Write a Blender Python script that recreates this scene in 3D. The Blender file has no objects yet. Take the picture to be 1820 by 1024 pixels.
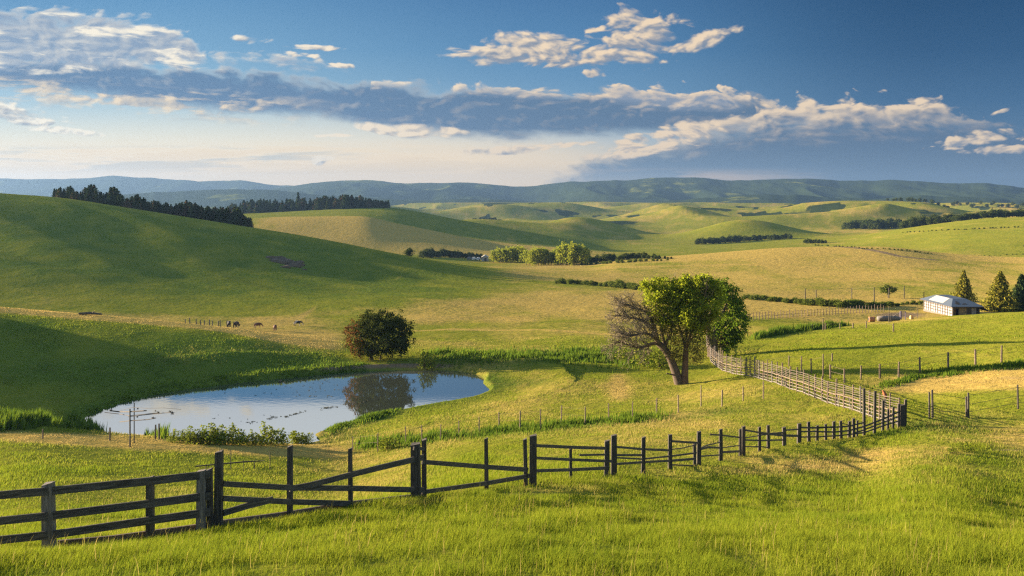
import bpy, bmesh, math, random
import numpy as np
from mathutils import Vector, Matrix
random.seed(7)
rng = np.random.default_rng(11)
SC = bpy.context.scene
COL = SC.collection
# ------------------------------------------------------------------ camera frame (photo pixels 1820 x 1024)
F, CX, CY = 1770.0, 910.0, 350.0        # focal length in photo pixels, principal column, horizon row
EXPO = 2.42                              # view exposure (low evening sun)
GAIN = 2.0 ** EXPO
SUN_AZ, SUN_EL = math.radians(-74), math.radians(10.5)   # azimuth from +Y towards +X, elevation

def P(px, py, Y):
    return Vector(((px - CX) / F * Y, Y, (CY - py) / F * Y))
def lin(c):
    c = c / 255.0
    return c / 12.92 if c <= 0.04045 else ((c + 0.055) / 1.055) ** 2.4
def rgb(r, g, b):
    return (lin(r), lin(g), lin(b), 1.0)

# ------------------------------------------------------------------ small helpers
def tag(o, label=None, cat=None, group=None, kind=None):
    if label: o['label'] = label
    if cat: o['category'] = cat
    if group: o['group'] = group
    if kind: o['kind'] = kind
    return o
def empty(name, loc, label=None, cat=None, group=None, rz=0.0):
    o = bpy.data.objects.new(name, None)
    o.empty_display_size = 0.3
    o.location = loc; o.rotation_euler = (0, 0, rz)
    COL.objects.link(o)
    return tag(o, label, cat, group)
def link_mesh(name, me, parent=None, mats=(), loc=None):
    for m in mats:
        me.materials.append(m)
    o = bpy.data.objects.new(name, me)
    COL.objects.link(o)
    if parent is not None: o.parent = parent
    if loc is not None: o.location = loc
    return o
def np_mesh(name, verts, faces, nv=4, smooth=False, attrs=None, matidx=None):
    """mesh from numpy arrays; every face has nv corners"""
    verts = np.asarray(verts, np.float32); faces = np.asarray(faces, np.int32)
    me = bpy.data.meshes.new(name)
    me.vertices.add(len(verts)); me.vertices.foreach_set('co', verts.ravel())
    n = len(faces)
    me.loops.add(n * nv); me.loops.foreach_set('vertex_index', faces.ravel())
    me.polygons.add(n)
    me.polygons.foreach_set('loop_start', np.arange(0, n * nv, nv, dtype=np.int32))
    me.polygons.foreach_set('loop_total', np.full(n, nv, np.int32))
    if matidx is not None: me.polygons.foreach_set('material_index', np.asarray(matidx, np.int32))
    me.update(calc_edges=True)
    me.polygons.foreach_set('use_smooth', np.full(n, smooth, bool))
    for k, v in (attrs or {}).items():
        a = me.attributes.new(k, 'FLOAT', 'POINT'); a.data.foreach_set('value', np.asarray(v, np.float32))
    return me
class MB:
    """collects boxes, beams and tubes into one mesh"""
    def __init__(s): s.v = []; s.f = []; s.m = []; s.cur = 0
    def add(s, vs, fs):
        b = len(s.v); s.v += [tuple(v) for v in vs]
        for f in fs: s.f.append(tuple(i + b for i in f)); s.m.append(s.cur)
    def box(s, c, size, rz=0.0, taper=1.0):
        hx, hy, hz = size[0] / 2, size[1] / 2, size[2] / 2
        ca, sa = math.cos(rz), math.sin(rz); vs = []
        for z, k in ((-hz, 1.0), (hz, taper)):
            for x, y in ((-hx, -hy), (hx, -hy), (hx, hy), (-hx, hy)):
                x *= k; y *= k
                vs.append((c[0] + x * ca - y * sa, c[1] + x * sa + y * ca, c[2] + z))
        s.add(vs, [(0, 3, 2, 1), (4, 5, 6, 7), (0, 1, 5, 4), (1, 2, 6, 5), (2, 3, 7, 6), (3, 0, 4, 7)])
    def beam(s, a, b, h, t, h2=None):
        """plank from a to b: h high (along z), t thick"""
        a = Vector(a); b = Vector(b); d = b - a
        n = Vector((-d.y, d.x, 0)); n = n.normalized() if n.length > 1e-6 else Vector((1, 0, 0))
        u = d.cross(n).normalized(); u = -u if u.z < 0 else u
        if abs(u.z) < .05: u = Vector((d.x, d.y, 0)).normalized()
        vs = []
        for p, hh in ((a, h), (b, h2 or h)):
            for i, j in ((-1, -1), (1, -1), (1, 1), (-1, 1)):
                vs.append(p + n * (i * t / 2) + u * (j * hh / 2))
        s.add(vs, [(0, 1, 2, 3), (7, 6, 5, 4), (0, 4, 5, 1), (1, 5, 6, 2), (2, 6, 7, 3), (3, 7, 4, 0)])
    def tube(s, pts, rad, n=6, cap=True):
        pts = [Vector(p) for p in pts]
        rad = [rad] * len(pts) if isinstance(rad, (int, float)) else list(rad)
        vs = []; up = Vector((0.13, 0.31, 0.94))
        for i, p in enumerate(pts):
            d = (pts[min(i + 1, len(pts) - 1)] - pts[max(i - 1, 0)]).normalized()
            a = d.cross(up)
            if a.length < .2: a = d.cross(Vector((1, 0, 0)))
            a.normalize(); b = d.cross(a)
            for k in range(n):
                t = 2 * math.pi * k / n
                vs.append(p + (a * math.cos(t) + b * math.sin(t)) * rad[i])
        fs = []
        for i in range(len(pts) - 1):
            for k in range(n):
                q = (k + 1) % n
                fs.append((i * n + k, i * n + q, (i + 1) * n + q, (i + 1) * n + k))
        if cap:
            fs.append(tuple(range(n - 1, -1, -1))); fs.append(tuple((len(pts) - 1) * n + k for k in range(n)))
        s.add(vs, fs)
    def mesh(s, name, smooth=False):
        me = bpy.data.meshes.new(name); me.from_pydata(s.v, [], s.f); me.update()
        if any(s.m): me.polygons.foreach_set('material_index', np.array(s.m, np.int32))
        if smooth: me.polygons.foreach_set('use_smooth', np.full(len(me.polygons), True))
        return me
    def build(s, name, mat, parent=None, smooth=False, loc=None):
        me = s.mesh(name, smooth)
        if loc is not None:
            me.transform(Matrix.Translation(-Vector(loc)))
        mats = mat if isinstance(mat, (list, tuple)) else [mat]
        return link_mesh(name, me, parent, mats, loc if parent is None else None)
def under(o, root):
    """parent a mesh that was built in world coordinates"""
    o.parent = root
    o.matrix_parent_inverse = Matrix.Translation(root.location).inverted()
    return o

# ------------------------------------------------------------------ numpy noise
def _hash(ix, iy, seed):
    h = (ix.astype(np.int64) * 374761393 + iy.astype(np.int64) * 668265263 + seed * 1442695041) & 0xFFFFFFFF
    h = ((h ^ (h >> 13)) * 1274126177) & 0xFFFFFFFF
    return ((h ^ (h >> 16)) & 0xFFFF) / 65535.0
def vnoise(x, y, seed=0):
    ix = np.floor(x); iy = np.floor(y); fx = x - ix; fy = y - iy
    fx = fx * fx * fx * (fx * (fx * 6 - 15) + 10); fy = fy * fy * fy * (fy * (fy * 6 - 15) + 10)
    a = _hash(ix, iy, seed); b = _hash(ix + 1, iy, seed); c = _hash(ix, iy + 1, seed); d = _hash(ix + 1, iy + 1, seed)
    return (a + (b - a) * fx) * (1 - fy) + (c + (d - c) * fx) * fy
def fbm(x, y, seed=0, octv=4, gain=0.5):
    t = 0; amp = 1; tot = 0
    for o in range(octv):
        t = t + amp * vnoise(x * 2 ** o + 17.3 * o, y * 2 ** o - 9.1 * o, seed + o); tot += amp; amp *= gain
    return t / tot - 0.5
def sstep(a, b, x):
    t = np.clip((x - a) / (b - a), 0, 1); return t * t * (3 - 2 * t)

# ------------------------------------------------------------------ node helpers
class NT:
    def __init__(s, nt): s.nt = nt
    def new(s, t, **kw):
        n = s.nt.nodes.new(t)
        for k, v in kw.items(): setattr(n, k, v)
        return n
    def put(s, sock, v):
        if isinstance(v, X): v = v.s
        if isinstance(v, bpy.types.NodeSocket): s.nt.links.new(v, sock)
        elif v is not None: sock.default_value = v
    def m(s, op, a, b=None, c=None, clamp=False):
        n = s.new('ShaderNodeMath', operation=op, use_clamp=clamp)
        s.put(n.inputs[0], a); s.put(n.inputs[1], b); s.put(n.inputs[2], c)
        return X(s, n.outputs[0])
    def mix(s, f, a, b):
        n = s.new('ShaderNodeMix', data_type='RGBA'); n.clamp_factor = True
        s.put(n.inputs[0], f); s.put(n.inputs[6], a); s.put(n.inputs[7], b)
        return n.outputs[2]
    def mul(s, a, b, f=1.0):
        n = s.new('ShaderNodeMix', data_type='RGBA', blend_type='MULTIPLY')
        s.put(n.inputs[0], f); s.put(n.inputs[6], a); s.put(n.inputs[7], b)
        return n.outputs[2]
    def ss(s, x, a, b, lo=0.0, hi=1.0):
        n = s.new('ShaderNodeMapRange', interpolation_type='SMOOTHSTEP')
        s.put(n.inputs[0], x); s.put(n.inputs[1], a); s.put(n.inputs[2], b); s.put(n.inputs[3], lo); s.put(n.inputs[4], hi)
        return X(s, n.outputs[0])
    def vec(s, x, y, z=0.0):
        n = s.new('ShaderNodeCombineXYZ')
        s.put(n.inputs[0], x); s.put(n.inputs[1], y); s.put(n.inputs[2], z)
        return n.outputs[0]
    def noise(s, v, scale, detail=4, rough=0.5, dist=0.0, lac=2.0, out='Fac'):
        n = s.new('ShaderNodeTexNoise')
        s.put(n.inputs['Vector'], v); s.put(n.inputs['Scale'], scale); s.put(n.inputs['Detail'], detail)
        s.put(n.inputs['Roughness'], rough); s.put(n.inputs['Distortion'], dist); s.put(n.inputs['Lacunarity'], lac)
        return X(s, n.outputs[0]) if out == 'Fac' else n.outputs[1]
    def ramp(s, f, stops):
        n = s.new('ShaderNodeValToRGB'); s.put(n.inputs[0], f); cr = n.color_ramp
        while len(cr.elements) < len(stops): cr.elements.new(0.5)
        for e, (p, c) in zip(cr.elements, stops): e.position = p; e.color = c
        return n.outputs[0]
    def curve(s, x, pts):
        n = s.new('ShaderNodeFloatCurve'); s.put(n.inputs[1], x); c = n.mapping.curves[0]
        while len(c.points) < len(pts): c.points.new(0.5, 0.5)
        for p, (a, b) in zip(c.points, pts): p.location = (a, b); p.handle_type = 'AUTO_CLAMPED'
        n.mapping.update()
        return X(s, n.outputs[0])
    def attr(s, name):
        n = s.new('ShaderNodeAttribute', attribute_name=name); return X(s, n.outputs['Fac'])
class X:
    def __init__(self, n, s): self.n = n; self.s = s
    def __add__(a, b): return a.n.m('ADD', a, b)
    __radd__ = __add__
    def __sub__(a, b): return a.n.m('SUBTRACT', a, b)
    def __rsub__(a, b): return a.n.m('SUBTRACT', b, a)
    def __mul__(a, b): return a.n.m('MULTIPLY', a, b)
    __rmul__ = __mul__
    def __truediv__(a, b): return a.n.m('DIVIDE', a, b)
    def min(a, b): return a.n.m('MINIMUM', a, b)
    def max(a, b): return a.n.m('MAXIMUM', a, b)
    def clamp(a): return a.n.m('ADD', a, 0.0, clamp=True)
def material(name):
    m = bpy.data.materials.new(name); m.use_nodes = True
    nt = m.node_tree; nt.nodes.clear(); n = NT(nt)
    out = n.new('ShaderNodeOutputMaterial')
    return m, n, out
# ------------------------------------------------------------------ sky: Nishita dome with procedural evening clouds
def build_world():
    w = bpy.data.worlds.new('World'); SC.world = w; w.use_nodes = True
    w.cycles.sampling_method = "MANUAL"; w.cycles.sample_map_resolution = 256
    nt = w.node_tree; nt.nodes.clear(); n = NT(nt)
    out = n.new('ShaderNodeOutputWorld'); bg = n.new('ShaderNodeBackground')
    STR = 0.06
    k = 1.0 / (STR * GAIN)
    tc = n.new('ShaderNodeTexCoord'); sp = n.new('ShaderNodeSeparateXYZ')
    nt.links.new(tc.outputs['Generated'], sp.inputs[0])
    x, y, z = (X(n, sp.outputs[i]) for i in range(3))
    yy = y.max(0.05)
    U = x / yy * (F / 100) + CX / 100          # world direction, in hundredths of the photo's pixels round +Y
    V = 3.5 - z / yy * (F / 100)
    el = n.m('ARCSINE', z) * (180 / math.pi)
    # clear-sky colours along elevation, then an added pale band above the view, from the sunny side (left) to the far side (right)
    vd = (3.5 - V) * (100 / F * 57.3)
    e01 = (vd / 18.0).clamp()
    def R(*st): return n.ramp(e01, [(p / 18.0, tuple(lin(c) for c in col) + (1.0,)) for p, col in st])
    cl = R((0, (226, 212, 184)), (1.6, (214, 216, 202)), (3.4, (190, 211, 210)), (5.6, (154, 192, 212)), (8.5, (118, 167, 202)), (11.6, (92, 146, 190)), (12.0, (238, 242, 245)), (17, (238, 242, 245)))  # closing pale stops are added to brighten the pond's reflection and the fill
    cm = R((0, (230, 212, 182)), (1.6, (220, 209, 186)), (3.4, (170, 192, 204)), (5.6, (110, 155, 190)), (8.5, (82, 134, 178)), (11.6, (66, 116, 164)), (12.1, (228, 236, 242)), (17, (230, 238, 243)))  # same added pale stops overhead
    cr = R((0, (132, 154, 170)), (1.6, (104, 136, 162)), (3.4, (84, 122, 156)), (5.6, (62, 106, 146)), (8.5, (42, 88, 130)), (11.2, (32, 78, 120)))
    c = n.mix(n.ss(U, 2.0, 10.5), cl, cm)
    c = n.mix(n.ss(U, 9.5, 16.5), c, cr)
    vscale = n.new('ShaderNodeVectorMath', operation='SCALE')
    # brighter veil of light low over the western horizon
    c = n.mix(n.ss(vd, 7.0, 3.2) * n.ss(U, 11.5, 5.0) * 0.38, c, (0.95, 0.90, 0.74, 1))
    c = n.mix(n.ss(vd, 5.2, 0.4) * n.ss(U, 13.5, 7.5) * 0.88, c, (1.30, 0.95, 0.54, 1))
    # ---- clouds
    def n2d(v, scale, detail, rough):
        o = n.noise(v, scale, detail, rough); o.s.node.noise_dimensions = '2D'; return o
    nz = n2d(n.vec(U * 0.55, V * 1.5, 0.0), 1.0, 2, .5) - 0.5          # slow warp
    nz2 = n2d(n.vec(U * 0.55 + 31.7, V * 1.5 + 12.3, 0.0), 1.0, 2, .5) - 0.5
    Uw = U + nz * 0.7; Vw = V + nz2 * 0.22
    def bill(du, dv):
        f = n2d(n.vec((Uw + du) * 1.15, (Vw + dv) * 2.3, 0.0), 1.0, 6, .54) - 0.5
        vo = n.new('ShaderNodeTexVoronoi', feature='SMOOTH_F1', voronoi_dimensions='2D'); vo.inputs['Scale'].default_value = 1.0; vo.inputs['Detail'].default_value = 2.0; vo.inputs['Roughness'].default_value = .55; vo.inputs['Smoothness'].default_value = .35
        n.put(vo.inputs['Vector'], n.vec((Uw + du + f * 0.5) * 2.1, (Vw + dv + f * .22) * 4.4, 0.6))
        return f * 0.62 + (0.42 - X(n, vo.outputs['Distance'])) * 0.42
    b0 = bill(0, 0)
    b1 = bill(-0.10, -0.06)
    fine = n2d(n.vec(Uw * 4.2, Vw * 8.0, 0.0), 1.0, 5, .65) - 0.5
    relief = (b0 - b1) * 2.7 + fine * 0.30                 # billows facing the sun
    nb = b0 + 0.185
    strk = n2d(n.vec(Uw * 0.75, Vw * 4.6 - Uw * 0.35, 0.0), 1.0, 6, .6) - 0.5     # thin layers
    u01 = ((U + 2.0) / 22.2).clamp()
    def cv(pts): return n.curve(u01, [((a + 200) / 2220.0, b / 400.0) for a, b in pts]) * 4.0
    def mixl(c, col, f): return n.mix(f, c, col)
    C3 = lambda *v: tuple(lin(x) for x in v) + (1,)
    LIT = C3(255, 244, 222); LITW = C3(246, 220, 186)
    sh = n.mix(n.ss(U, 3, 14), C3(92, 126, 162), C3(86, 114, 144))
    lit = n.mix(n.ss(U, 2, 11), LIT, LITW)
    # low cream streaks and veils near the horizon
    st = n2d(n.vec(U * 0.32 + nz * 0.5, V * 4.2, 0.0), 1.0, 5, .58)
    b = n.ss(V, 2.45, 2.75) * n.ss(V, 3.40, 3.0) * n.ss(U, 13.0, 9.0)
    c = mixl(c, rgb(176, 188, 190), n.ss(st, 0.56, 0.40) * n.ss(V, 2.55, 2.75) * n.ss(V, 3.15, 2.95) * n.ss(U, 8.5, 4) * 0.85)
    c = mixl(c, rgb(250, 226, 188), n.ss(st, 0.50, 0.62) * b * 0.85)
    c = mixl(c, rgb(250, 222, 184), n.ss(V + strk * .5, 2.4, 3.2) * n.ss(U, 12.5, 8.5) * 0.6)
    # soft blue-grey rain mass on the right, down to the mountains
    T = cv([(-200, 400), (850, 392), (960, 330), (1050, 288), (1160, 262), (1300, 228), (1500, 208), (1700, 214), (2000, 240)])
    d = (Vw - T) + nb * 0.5
    c = mixl(c, n.mix(n.ss(V, 2.4, 3.3), sh, rgb(104, 132, 158)), n.ss(d, -0.10, 0.30) * n.ss(V, 3.75, 2.9, 0.25, 0.95))
    c = mixl(c, rgb(236, 204, 172), n.ss(V, 2.96, 3.18) * n.ss(V, 3.40, 3.2) * n.ss(U, 15.6, 12) * n.ss(U, 9, 12) * n.ss(st, .42, .6) * 0.75)
    def band(c, top, bot, st_, sb, amp, hl, shade, litc, fade=1.0, rel=1.0, base_lit=0.0, under=0.35, lay=0.0):
        T = cv(top); B = cv(bot)
        dT = (Vw - T) + (nb * 1.5 + fine * 0.30) * amp
        dB = (B - V) + (nb * 0.7 + fine * 0.2 + strk * 0.8) * amp
        a = n.ss(dT, 0.0, st_) * n.ss(dB, 0.0, sb)
        L = n.ss(dT, hl, 0.0) * 0.8 + relief * rel + base_lit + n.ss(dB, 0.10, 0.0) * under
        if lay: L = L + n.ss(strk, .02, .16) * lay
        return mixl(c, n.mix(L.clamp(), shade, litc), a * fade)
    # main dark band across the picture
    c = band(c, [(-200, 84), (0, 88), (200, 98), (350, 110), (480, 122), (600, 142), (680, 142), (800, 150), (900, 146), (1000, 156), (1100, 158), (1210, 155), (1300, 158), (1400, 186), (1500, 230), (1600, 300), (2000, 330)],
             [(-200, 152), (0, 162), (100, 174), (200, 186), (300, 198), (450, 215), (560, 216), (700, 240), (800, 252), (900, 257), (1020, 252), (1150, 246), (1300, 236), (1400, 215), (1500, 200), (1600, 200), (2000, 200)],
             0.26, 0.28, 0.28, 0.24, sh, lit, 0.97, 0.20, -0.01, 0.35)
    # sunlit layers breaking the left part of the band below its dark core
    lowl = n.ss(V - U * 0.075, 1.28, 1.48) * n.ss(V - U * 0.085, 1.95, 1.62) * n.ss(U, 6.4, 3.6)
    c = mixl(c, n.mix((relief * .8 + .55).clamp(), rgb(150, 160, 172), rgb(250, 226, 190)), n.ss(strk + nb * .3, -.05, .13) * lowl * 0.9)
    # bright heads of the right-hand bank
    c = band(c, [(-200, 390), (900, 390), (1010, 300), (1060, 276), (1120, 260), (1190, 238), (1290, 206), (1350, 184), (1385, 172), (1430, 172), (1460, 184), (1510, 176), (1560, 184), (1600, 180), (1650, 174), (1690, 190), (1740, 206), (1800, 226), (2000, 240)],
             [(-200, 200), (900, 200), (1010, 284), (1100, 296), (1200, 292), (1300, 272), (1400, 266), (1500, 262), (1600, 258), (1700, 246), (1800, 238), (2000, 240)],
             0.16, 0.80, 0.42, 0.46, n.mix(n.ss(U, 10, 14), C3(150, 150, 158), C3(104, 124, 150)), lit, 0.97, 0.75, 0.34, 0.0)
    # upper-left bank: cream, broken into layers
    c = band(c, [(-200, 8), (0, 14), (110, 18), (200, 26), (290, 42), (335, 56), (352, 84), (400, 100), (470, 94), (520, 96), (600, 114), (680, 160), (2000, 400)],
             [(-200, 130), (0, 132), (200, 128), (330, 122), (420, 120), (520, 124), (620, 134), (700, 130), (2000, 100)],
             0.24, 0.22, 0.44, 0.24, rgb(136, 158, 184), lit, 0.97, 0.38, 0.18, 0.1, 0.75)
    # bright heads along the top of the middle of the band
    c = band(c, [(-200, 400), (640, 400), (655, 158), (676, 138), (700, 140), (730, 150), (760, 170), (790, 160), (830, 152), (880, 142), (930, 150), (990, 160), (1010, 158), (1060, 170), (1080, 162), (1150, 156), (1280, 158), (1340, 178), (1400, 230), (2000, 400)],
             [(-200, 100), (600, 140), (660, 162), (740, 164), (800, 168), (1000, 182), (1060, 184), (1100, 196), (1200, 206), (1300, 198), (1400, 190), (2000, 100)],
             0.10, 0.26, 0.38, 0.24, rgb(138, 152, 172), lit, 0.95, 0.85, 0.18, 0.0)
    # separate small clouds: (px, py, half width, half height, tilt, base light)
    def puff(c, cx, cy, rx, ry, tilt=0.0, base=0.1, amp=1.0, shade=None):
        u = (Uw - cx / 100.0); v = (Vw - cy / 100.0) - u * tilt
        q = n.m('POWER', n.m('ABSOLUTE', u / (rx / 100.0)), 2.0) + n.m('POWER', n.m('ABSOLUTE', v / (ry / 100.0)), 2.0)
        d = 1.0 - q + (nb * 4.4 + fine * 0.9) * amp
        a = n.ss(d, -0.10, 0.95)
        L = 0.52 - v / (ry / 100.0) * 0.46 - u / (rx / 100.0) * 0.10 + relief * 1.1 + base
        return mixl(c, n.mix(L.clamp(), shade or rgb(142, 150, 164), lit), a * 0.97)
    for a in [(930, 86, 118, 27, -0.03, -.10, .75), (1040, 100, 130, 22, 0.0, -.2, .75), (1150, 50, 80, 30, 0.05, -.05, .75), (1250, 69, 72, 16, -0.22, 0, .6), (1120, 100, 66, 18, -0.10, -.1, .75), (1130, 78, 80, 14, .05, -.15, .75), (1190, 240, 90, 16, -.2, .3, .8), (1130, 268, 80, 18, -.12, .35, .8),
              (1050, 52, 22, 7, 0, .2), (455, 70, 38, 6, 0.1, .4, .8), (560, 84, 58, 6, .05, .35, .9), (545, 98, 40, 6, .1, .3), (610, 117, 24, 5, 0, .3), (1055, 132, 26, 6, 0, -.1),
              (1580, 163, 12, 5, 0, .1), (1745, 245, 72, 13, -.15, .2), (1790, 197, 18, 5, -.2, .1), (1700, 252, 40, 8, -.1, .1),
              (35, 205, 74, 18, .18, .1, .8), (110, 232, 80, 7, .07, .4, .8), (730, 232, 100, 11, .05, .4, .7), (985, 259, 55, 8, -.05, .4, .8), (880, 268, 90, 7, -.02, .3, .7), (590, 240, 40, 4, 0, .4, .6),
              (575, 285, 18, 9, 0, .4), (1780, 266, 50, 7, -.05, 0), (1120, 246, 44, 10, -.25, .3), (285, -22, 75, 16, -.1, .5), (415, -20, 28, 9, -.5, .5), (180, -30, 60, 10, 0, .4)]:
        c = puff(c, *a)
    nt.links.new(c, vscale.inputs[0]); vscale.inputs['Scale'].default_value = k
    # beyond the added pale band and behind the camera the plain Nishita sky takes over
    sky = n.new('ShaderNodeTexSky', sky_type='NISHITA'); sky.sun_disc = False
    sky.sun_elevation = SUN_EL; sky.sun_rotation = SUN_AZ
    sky.air_density = 1.0; sky.dust_density = 1.0; sky.ozone_density = 1.5
    front = n.ss(y, 0.30, 0.62) * n.ss(el, 30.0, 17.0)
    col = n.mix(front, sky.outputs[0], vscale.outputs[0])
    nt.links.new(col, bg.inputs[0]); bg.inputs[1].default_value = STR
    nt.links.new(bg.outputs[0], out.inputs[0])
build_world()
# ------------------------------------------------------------------ terrain: lofted through ground lines, raised out of view at left for shade, otherwise read off the photograph
# every line: (photo column, distance Y in metres, photo row) -> real height; lines ordered from near to far
PXS = [-1500, -600, -300, 0, 150, 300, 450, 600, 750, 900, 1050, 1200, 1350, 1500, 1650, 1820, 2200, 3200]
def pchip_eval(x, y, q):
    h = np.diff(x); d = np.diff(y) / h
    m = np.zeros_like(y)
    w1 = 2 * h[1:] + h[:-1]; w2 = h[1:] + 2 * h[:-1]
    same = (d[:-1] * d[1:]) > 0
    with np.errstate(divide='ignore', invalid='ignore'):
        m[1:-1] = np.where(same, (w1 + w2) / (w1 / np.where(same, d[:-1], 1) + w2 / np.where(same, d[1:], 1)), 0)
    m[0] = d[0]; m[-1] = d[-1]
    i = np.clip(np.searchsorted(x, q) - 1, 0, len(h) - 1)
    t = (q - x[i]) / h[i]; hh = h[i]
    r = (2*t**3-3*t**2+1)*y[i] + (t**3-2*t**2+t)*hh*m[i] + (-2*t**3+3*t**2)*y[i+1] + (t**3-t**2)*hh*m[i+1]
    r = np.where(q < x[0], y[0], r)
    return np.where(q > x[-1], y[-1], r)
def rows(*a): return [(p, Y, (CY - r) / F * Y) for p, Y, r in a]      # given by photo row
def hts(*a): return list(a)                                            # given by height
LINES = [
 hts((-1500, 1, -1.75), (3200, 1, -1.75)),
 rows((-1500, 12.5, 1010), (0, 13, 1024), (910, 13.2, 1024), (1820, 14, 1024), (3200, 14, 1000)),
 rows((-1500, 17, 960), (-300, 17.5, 985), (0, 18.3, 985), (88, 19, 980), (267, 19.8, 962), (385, 20.5, 943), (515, 22, 926), (623, 23.5, 905), (752, 26, 890), (865, 29, 868),
      (942, 31, 861), (1090, 37, 846), (1190, 42, 835), (1240, 44, 827), (1320, 49, 810), (1400, 53, 792), (1470, 56, 781), (1540, 58, 771), (1605, 60, 754), (1820, 62, 742), (2200, 62, 735), (3200, 60, 720)),
 hts((-1500, 66, -12), (-300, 68, -16), (0, 70, -16.4), (230, 66, -16.6), (450, 68, -17.3), (625, 70, -18.0), (700, 70, -17.5), (850, 72, -17.0), (1000, 73, -16.7), (1165, 75, -16.4), (1357, 78, -15.8), (1470, 74, -15.2), (1540, 68, -14.5), (1605, 70, -14.6), (1820, 74, -14.1), (2200, 74, -13.5), (3200, 70, -12)),
 hts((-1500, 95, -7), (-600, 95, -9.5), (-300, 95, -13.5), (0, 93, -18.4), (150, 94, -19.3), (400, 96, -19.5), (800, 96, -19.5), (900, 96, -19.0), (1000, 95, -18.7), (1215, 97, -18.5), (1300, 98, -17.7), (1400, 95, -16.8), (1500, 92, -16.3), (1650, 94, -16.2), (1820, 98, -15.5), (2200, 98, -14.5), (3200, 95, -13)),
 rows((-1500, 130, 370), (-600, 130, 400), (-300, 131, 492), (-120, 131, 530), (0, 131, 552), (100, 131, 558), (200, 130, 567), (300, 130, 578), (400, 128, 592), (500, 126, 611), (600, 124, 628), (660, 122, 639), (800, 122, 640), (1000, 125, 628),  # columns left of the view raised so the bank's near face falls in shade
      (1200, 128, 617), (1300, 136, 606), (1400, 143, 594), (1500, 147, 583), (1640, 150, 567), (1820, 152, 554), (2200, 152, 525), (3200, 150, 500)),
 hts((-1500, 185, -20), (-300, 185, -22), (0, 186, -23.4), (600, 188, -23.9), (900, 188, -23.8), (1200, 186, -23.2), (1350, 186, -23.2), (1500, 196, -24.2), (1650, 206, -24.9), (1820, 206, -24.9), (2200, 206, -24), (3200, 206, -22)),
 hts((-1500, 232, 2), (-600, 231, -8), (-300, 231, -15), (0, 230, -20.0), (200, 230, -22.3), (400, 230, -24.2), (600, 232, -24.6), (800, 234, -24.9), (1000, 235, -25.2), (1400, 235, -25.6), (1650, 236, -26.0), (1820, 236, -26.4), (2200, 236, -25), (3200, 236, -23)),
 hts((-1500, 282, 9), (-600, 281, 0), (-300, 281, -6), (0, 280, -12.0), (200, 280, -15.6), (400, 280, -19.8), (600, 282, -23.4), (720, 283, -25.0), (900, 284, -25.8), (1100, 285, -26.2), (1400, 286, -26.8), (1650, 287, -27.4), (1820, 288, -27.6), (2200, 288, -26), (3200, 286, -24)),
 rows((-1500, 350, 205), (-600, 350, 268), (-300, 350, 310), (0, 350, 344), (100, 350, 350), (200, 350, 365), (300, 350, 381), (430, 350, 402), (500, 350, 413), (600, 350, 431), (700, 350, 452), (800, 350, 470), (870, 350, 480), (1000, 352, 490), (1200, 354, 492), (1400, 354, 486), (1600, 354, 484), (1820, 356, 490), (2200, 356, 480), (3200, 356, 470)),  # crest left of the view raised to throw the hill into shadow
 hts((-1500, 440, 14), (-300, 440, 2), (0, 440, -5), (200, 440, -11), (430, 440, -18), (600, 440, -24), (720, 440, -29), (870, 440, -31), (1050, 440, -30.5), (1100, 440, -28), (1200, 440, -26), (1400, 440, -22.7), (1560, 440, -22.0), (1700, 440, -25.2), (1820, 440, -26.8), (2200, 440, -26), (3200, 440, -25)),
 hts((-1500, 530, -10), (0, 530, -21), (300, 530, -26), (430, 530, -28), (600, 530, -30.0), (700, 530, -31.5), (860, 530, -33), (1000, 530, -33.5), (1200, 530, -34), (1400, 530, -33.5), (1560, 530, -33), (1700, 530, -33.5), (1820, 530, -33.8), (3200, 530, -32)),
 rows((-1500, 650, 385), (0, 650, 392), (300, 650, 394), (400, 650, 393), (470, 650, 386), (560, 650, 384), (640, 650, 384), (700, 650, 397), (800, 650, 417), (870, 650, 431), (1000, 650, 441), (1100, 650, 450), (1200, 650, 449), (1400, 650, 444), (1500, 650, 441), (1600, 650, 437), (1700, 650, 424), (1820, 650, 414), (2200, 650, 395), (3200, 650, 380)),
 hts((-1500, 720, -20), (0, 720, -21), (300, 720, -20), (500, 720, -17), (620, 720, -15.5), (700, 720, -19), (800, 720, -27), (900, 720, -33), (1000, 720, -37), (1100, 720, -40), (1250, 720, -39), (1400, 720, -37), (1500, 720, -34.5), (1600, 720, -28), (1700, 720, -22), (1820, 720, -19), (2200, 720, -12), (3200, 720, -8)),
 rows((-1500, 810, 385), (0, 810, 390), (300, 810, 388), (400, 810, 382), (500, 810, 377), (600, 810, 371), (690, 810, 369), (740, 810, 376), (800, 810, 388), (900, 810, 406), (1000, 810, 425), (1100, 810, 442), (1250, 810, 438), (1400, 810, 431), (1500, 810, 424), (1600, 810, 408), (1700, 810, 394), (1760, 810, 388), (1820, 810, 386), (2200, 810, 375), (3200, 810, 365)),
 hts((-1500, 1000, -34), (0, 1000, -34), (400, 1000, -34), (700, 1000, -38), (1000, 1000, -42), (1300, 1000, -41), (1500, 1000, -38), (1700, 1000, -34), (1820, 1000, -31), (3200, 1000, -26)),
 hts((-1500, 2000, -44), (3200, 2000, -44)),
 hts((-1500, 4500, -52), (3200, 4500, -52)),
 hts((-1500, 6800, -60), (3200, 6800, -60)),
]
dense = np.arange(-70, 1891, 1.75)
left = -70 - np.cumsum(1.75 * 1.06 ** np.arange(1, 200)); left = left[left > -2400][::-1]
right = 1890 + np.cumsum(1.75 * 1.06 ** np.arange(1, 200)); right = right[right < 4600]
GPX = np.concatenate([left, dense, right]); NC = len(GPX)
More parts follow.
